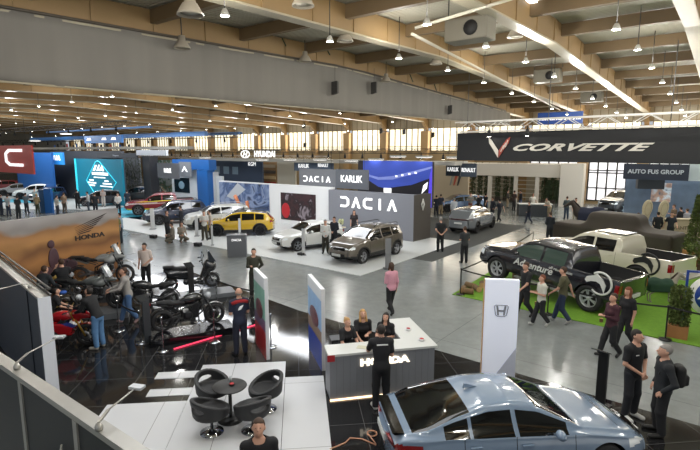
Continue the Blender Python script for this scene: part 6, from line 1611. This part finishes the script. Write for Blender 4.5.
person(42, 321, 75, 'person in a black jacket with grey patches bending among the motorcycles', z=ZF, shirt='#22262b', pants='#121316', sleeve='long', arms=('reach', 'reach'), lean=.5, nod=-.2, hair='brown', Hh=1.78)
cp_ = person(52, 338, 30, 'person with a blue cap crouching beside the sport motorcycle', z=ZF, shirt='#17181c', pants='#17181c', pose='stand', arms=('reach', 'reach'), lean=.5, nod=-.4, hair='dark', Hh=1.5)
MB().ell((0, .17, 0), (.1, .12, .07), 12).build('cap', flat('#1f4a94', .7), cp_, loc=(0, .26, 1.5))
# mid distance
person(440, 252, 95, 'person in black with hands folded behind, seen from behind near the brown end panel', shirt='#15171b', pants='#17181c', sleeve='short', arms=('back', 'back'), style='short', hair='grey', Hh=1.85)
person(464, 263, 100, 'person in a dark grey T-shirt seen from behind before the silver coupe SUV', shirt='#2b2d30', pants='#191a1e', arms=('phone', 'phone'), hair='brown', Hh=1.75)
person(325.5, 253, 275, 'person in a white shirt and dark trousers beside the white hatchback', z=.03, shirt='#c2c4c2', pants='#2a2820', sleeve='long', arms=('clasp', 'phone'), style='short', hair='grey', Hh=1.75)
person(334.5, 249, 240, 'person in a dark jacket left of the dark SUV, next to the white shirt', z=.03, shirt='#1b1f28', pants='#16181c', sleeve='long', arms=('clasp', 'clasp'), hair='brown', Hh=1.75)
person(354, 238, 270, 'person with long brown hair half hidden behind the dark SUV', z=.03, shirt='#2a2426', pants='#16181c', style='long', hair='brown', female=True, Hh=1.7)
person(168, 241, 350, 'person in black looking at a phone before the dark blue SUV', shirt='#16181c', pants='#16181c', sleeve='long', arms=('phone', 'phone'), Hh=1.8, hair='dark', nod=-.2)
person(173, 243, 200, 'person crouching in grey-brown clothes, left of the crouching pair', shirt='#6e675c', pants='#5a5448', sleeve='long', pose='crouch', arms=('lap', 'lap'))
person(182, 242, 320, 'person crouching in light grey-brown clothes, right of the crouching pair', shirt='#7c7468', pants='#6a6458', sleeve='long', pose='crouch', arms=('lap', 'phone'), style='long', hair='brown')
person(182, 233, 185, 'person in dark clothes between the blue SUV and the white estate', z=.03, shirt='#1a1c24', pants='#16181c', sleeve='long', arms=('phone', 'down'), hair='brown')
person(205, 240, 280, 'person in a white shirt in front of the white estate car', z=.03, shirt='#c4c3be', pants='#3a362c', arms=('phone', 'phone'), hair='brown')
person(211, 239, 200, 'person in a pale top close to the nose of the yellow crossover', z=.03, shirt='#a49c90', pants='#37332a', arms=('down', 'phone'), hair='dark', style='tail')
person(118, 245, 150, 'person in an olive-yellow top at the right end of the dune wall', shirt='#6a6a3a', pants='#3a4a44', arms=('down', 'down'), hair='brown')
person(122, 243, 200, 'person in a light blue denim top at the right end of the dune wall', shirt='#7d92a4', pants='#2a3038', sleeve='long', arms=('down', 'phone'), hair='dark')
person(549, 243, 95, 'person in a dark suit seen from behind at the left end of the covered car', shirt='#1a1e28', pants='#191b22', sleeve='long', arms=('clasp', 'clasp'), coat=.16, Hh=1.8, style='short', hair='brown')
# beyond the aisle
far = [
 (528.5, 224, 190, 'walk', '#191c24', '#1c2436', 'dark', 'person in a dark jacket striding across the aisle before the reception desk'),
 (549, 218, 200, 'lean', '#b9b1a0', '#8a7c62', 'dark', 'person in a cream shirt bending over the reception desk end'),
 (566, 219, 80, 'stand', '#3c4648', '#2a3848', 'brown', 'person in a grey jacket standing by the broad white pavilion wall'),
 (574.5, 222, 270, 'stand', '#a8a496', '#8a8472', 'brown', 'person in pale clothes standing next to the horse head'),
 (602, 226, 270, 'sit', '#6a4a34', '#3a3a3c', 'dark', 'person in a brown top sitting behind the horse figure'),
 (532, 214, 270, 'stand', '#c9c6bc', '#24262a', 'red', 'person in a white top standing behind the reception desk'),
 (520, 210, 180, 'stand', '#1d2028', '#34507a', 'dark', 'person in dark top and blue jeans in the pavilion, right of a pair'),
 (513.5, 211, 30, 'stand', '#3a2e2a', '#1d1d20', 'brown', 'person in a brown top before the middle pavilion post'),
 (507, 208, 330, 'stand', '#26241f', '#7a6a54', 'dark', 'person in black top and tan trousers in the pavilion'),
 (499, 222, 120, 'walk', '#181c26', '#181a20', 'dark', 'person in a dark suit walking behind the silver coupe SUV'),
 (492, 220, 200, 'stand', '#20252f', '#1a1b20', 'brown', 'person in a dark jacket left of the walking suit'),
 (485, 215, 30, 'stand', '#16181c', '#16181c', 'dark', 'person in black sitting area clothes by the left pavilion post'),
 (478, 214, 200, 'stand', '#1b1d22', '#1a1a1c', 'dark', 'person in black in the group behind the silver coupe SUV'),
 (470, 213, 270, 'stand', '#7d7f7c', '#6a3a30', 'brown', 'person in a grey top and rust trousers behind the silver coupe SUV'),
 (461, 200, 270, 'stand', '#23242a', '#23242a', 'dark', 'person in dark clothes behind the light blue car, left of two'),
 (467, 202, 200, 'stand', '#1b1c22', '#23242a', 'dark', 'person in dark clothes behind the light blue car, right of two'),
 (436, 216, 90, 'stand', '#1a2130', '#1a1d26', 'dark', 'person in navy at the left of the light blue car, nearest the grey stand'),
 (440.5, 215, 90, 'stand', '#2b3040', '#8a7a60', 'brown', 'person in navy top and tan trousers before the light blue car'),
 (453.5, 221, 90, 'stand', '#b9c0c6', '#aab2ba', 'grey', 'person dressed all in pale blue-white behind the silver coupe SUV'),
 (672, 232, 180, 'stand', '#6a5a48', '#4a4238', 'brown', 'person in a brown coat near the crate under the navy sign'),
 (679, 233, 100, 'stand', '#17181c', '#1a1b1f', 'dark', 'person in black near the crate by the right off-road car'),
 (685, 236, 100, 'stand', '#8a8c94', '#3a3c44', 'brown', 'person in a light grey shirt at the right end of the crate'),
 (656, 242, 80, 'stand', '#16181e', '#16181e', 'dark', 'person in black between the sole boards and the crate'),
 (669, 243, 260, 'stand', '#1e222c', '#1c1e24', 'brown', 'person in a dark suit jacket in front of the crate'),
 (636, 241, 260, 'stand', '#8a7a64', '#3c3630', 'brown', 'person in a beige top left of the sole boards'),
 (104, 207, 270, 'stand', '#b9b0aa', '#c0b8b0', 'red', 'person in a pale top left of the white shirt before the black SUV'),
 (119, 214, 280, 'stand', '#c9c9c6', '#1f2228', 'dark', 'person in a white shirt before the black SUV at the teal display'),
 (128, 210, 100, 'stand', '#2b2f3a', '#23252c', 'dark', 'person in dark clothes before the cluttered display wall'),
 (36, 206, 270, 'stand', '#8fa0a0', '#7a8a8c', 'brown', 'person in pale green-grey before the white SUV at the far left'),
 (9, 216, 90, 'stand', '#9aa4a8', '#2a3244', 'dark', 'person in a light top at the far left edge above the dune wall'),
 (2, 216, 60, 'stand', '#1c2a44', '#1c2230', 'dark', 'person in navy at the far left edge'),
 (19, 219, 90, 'stand', '#23282c', '#23282c', 'dark', 'person in black behind the top of the dune wall at the left'),
 (38, 214, 90, 'stand', '#8a7a5c', '#3a4030', 'blond', 'person in a tan top behind the dune wall left of the blue kiosk'),
 (65, 213, 90, 'stand', '#8a7462', '#4a4038', 'brown', 'person in a brown top behind the dune wall right of the blue kiosk'),
 (78, 209, 90, 'stand', '#1a1b1e', '#1a1b1e', 'dark', 'person in black before the left black SUV'),
 (96, 214, 120, 'stand', '#1d2026', '#23252c', 'dark', 'person in black with back turned before the black SUVs at the left'),
 (58, 216, 60, 'stand', '#b4b0a8', '#3a3c44', 'brown', 'person in a cream top between the blue kiosk and the brown top'),
 (27, 213, 90, 'stand', '#5a6a74', '#23252c', 'dark', 'person in a slate top before the white car at the far left'),
 (89, 212, 200, 'stand', '#a8a4a0', '#3c4048', 'dark', 'person in light grey before the left black SUV'),
]
AR = [('down', 'phone'), ('phone', 'phone'), ('clasp', 'clasp'), ('down', 'down'), ('pocket', 'down'), ('swing', 'swingb')]
for i, (px, py, dg, ps, sh_, pn, hr, lb) in enumerate(far):
    ll = .6 if ps == 'lean' else 0; ps = 'stand' if ps == 'lean' else ps
    person(px, py, dg, lb, shirt=sh_, pants=pn, hair=hr, pose=ps, lean=ll, arms=AR[i % 6] if ps != 'walk' else AR[5], sleeve='long' if i % 2 == 0 else 'short', Hh=1.68+.04*(i % 4))
# ---------------------------------------------------------------- lighting trusses over the stands
def ltruss(x0, x1, y, t, sz, n, lab, m=None, on=(), grp='', dy=.45):
    a, b_ = att(x0, y, t), att(x1, y, t); a.z = b_.z = (a.z+b_.z)/2
    truss('truss', a, b_, sz, m or blk, lab)
    for i in range(n):
        f = (i+.5)/n; q = a+(b_-a)*f+Vector((0, 0, -sz/2-.25)); spot(q, 0, 'black stage spotlight hanging under '+grp, 'spotlights under '+grp, on=(i in on), s=1.1)
    for f in (.1, .5, .9):
        q = a+(b_-a)*f; MB().tube([q, Vector((q.x, q.y, roofz(q.y)-.3))], .015, 4).build('hoist_cable', flat('#4a4a48'), label='thin cable holding '+grp, cat='cable', group='cables holding '+grp)
ltruss(150, 455, 151, 33.5, .35, 22, 'long dark lighting truss in front of the window row', on=(4, 9, 15, 20, 21), grp='the long dark truss before the windows')
ltruss(-20, 240, 140, 30, .4, 16, 'dark lighting truss at the upper left above the blue lit beams', grp='the upper left dark truss')
ltruss(-20, 130, 128.5, 22, .4, 8, 'dark lighting truss highest at the left under the curtain hem', grp='the highest left truss')
ltruss(30, 330, 155.5, 38, .35, 10, 'grey lighting truss at the height of the window sills', m=alu, on=(1, 4, 6, 8), grp='the grey truss at the window sills')
def beam(x0, x1, y0, y1, t, m, lab, nm='light_beam', d=.3):
    a, b_ = att(x0, y0, t), att(x1, y0, t); c = att(x0, y1, t); return MB().box(a.x, b_.x, t, t+d, min(c.z, a.z), max(c.z, a.z)).build(nm, m, label=lab, cat='beam')
beam(46, 150, 131.5, 133, 28, mat('blue_beam', hexc('#2a64a0'), .4, emit=.08), 'thin blue lit beam, upper of the two at the left')
beam(30, 205, 138, 141, 26, mat('blue_beam', hexc('#2a64a0'), .4, emit=.08), 'long blue lit beam across the upper left')
beam(90, 240, 137, 139, 31, MATS['blue_beam'], 'slim blue lit beam ending above the first windows')
pale = flat('#9c9a92', .5)
beam(180, 455, 157.5, 160, 32, pale, 'long pale suspended ceiling edge above the far stands', 'ceiling_edge', 2.2)
beam(30, 180, 147.5, 149.5, 27.5, pale, 'pale suspended ceiling edge above the blue stand', 'ceiling_edge', 1.5)
wlt = mat('downlight_glow', (1, .98, .95), .4, emit=5.)
for px, py, t in ((352, 161, 31.5), (376, 160, 31.5), (398, 157, 31.5), (424, 157.5, 31.5), (262, 160, 31.5), (205, 158, 31.5), (290, 160, 31.5), (455, 158, 31.5), (320, 160, 31.5), (35, 141, 24), (66, 134, 24), (97, 139.5, 24)):
    p = att(px, py, t-.4); r = empty('ring_light', 'round white lit ceiling disc over the far stands', 'lamp', p, 0, 'round lit discs over the far stands')
    MB().lathe([(0, 0), (.6, 0), (.62, .05), (.6, .12), (0, .12)], 20).build('housing', flat('#c9c9c4', .5), r); MB().lathe([(0, -.01), (.55, -.01), (.55, -.0)], 20).build('diffuser', wlt, r)
# small coloured flags/crowd on the far gallery at the left
for i in range(26):
    px = 52+i*3.1; p = att(px, 150, 30); c = ['#23262c', '#7c8288', '#a9a9a5', '#23262c', '#b0302a', '#3c64a8', '#1c1c20'][i*5 % 7]
    MB().box(-.14, .14, -.05, .05, 0, .45+.2*(i % 3)).build('hanging_pennant', flat(c), loc=p, label='small hanging pennant in the row above the dark grey left stand', cat='pennant', group='pennants above the left stands')
# ---------------------------------------------------------------- light, sky, camera
sc = bpy.context.scene
w = bpy.data.worlds.new('world'); sc.world = w; w.use_nodes = True
bg = w.node_tree.nodes['Background']; bg.inputs[0].default_value = (.86, .93, 1., 1); bg.inputs[1].default_value = .5
def area(loc, sx, sy, e, col, rot=(0, 0, 0), name='hall_light'):
    l = bpy.data.lights.new(name, 'AREA'); l.shape = 'RECTANGLE'; l.size = sx; l.size_y = sy; l.energy = e; l.color = col
    o = bpy.data.objects.new(name, l); C.objects.link(o); o.location = loc; o.rotation_euler = rot; return o
ne = 0
for k, t, p in LAMPS:
    if p.x < -75 or (k < 7 and int(k) % 2) or (k >= 7 and int(t/4.15+k*2) % 2): continue
    l = bpy.data.lights.new('high_bay_light', 'POINT'); l.energy = 290; l.color = (1, .975, .92); l.shadow_soft_size = .25
    o = bpy.data.objects.new('high_bay_light', l); C.objects.link(o); o.location = p-Vector((0, 0, .14)); ne += 1
# stand lighting (lighting trusses above the stands)
for (x, y, z, sx, sy, e, rx) in ((-26, 20.5, 6.6, 20, 1.5, 650, -.15), (-17, 21, 6.6, 8, 1.5, 280, 0), (-9, 7, 7.4, 8, 6, 300, 0), (-40, 24, 6.8, 14, 2, 800, 0), (-55, 20, 6.8, 14, 2, 800, 0)):
    area((x, y, z), sx, sy, e, (.93, .96, 1.), (rx, 0, 0), 'stand_light')
for c_, e, t in (((-3, 44, 5), 500, 1),): area(c_, 8, 4, e, (.9, .95, 1))
area((-30, TW-.3, 6.6), 60, 2.6, 2500, (1, .88, .7), (D(-90), 0, 0), 'window_daylight')
area((39, 22, 5.5), 7, 60, 2600, (1, .93, .82), (0, D(90), 0), 'side_fill_light')  # added fill panel, out of view on the right, brightens ceiling, girders and curtain
cam = bpy.data.cameras.new('camera'); co = bpy.data.objects.new('camera', cam); C.objects.link(co)
co.location = (0, 0, HC); co.rotation_euler = (PI/2-TILT, 0, YAW); cam.sensor_width = 36; cam.lens = 36*FPX/700; cam.clip_end = 400; sc.camera = co
sc.view_settings.view_transform = 'Standard'; sc.view_settings.look = 'None'; sc.view_settings.gamma = 1; sc.view_settings.use_curve_mapping = False
sc.view_settings.exposure = 0.1
sc.cycles.max_bounces = 6; sc.cycles.diffuse_bounces = 3; sc.cycles.glossy_bounces = 3; sc.cycles.sample_clamp_indirect = 4; sc.cycles.use_denoising = True
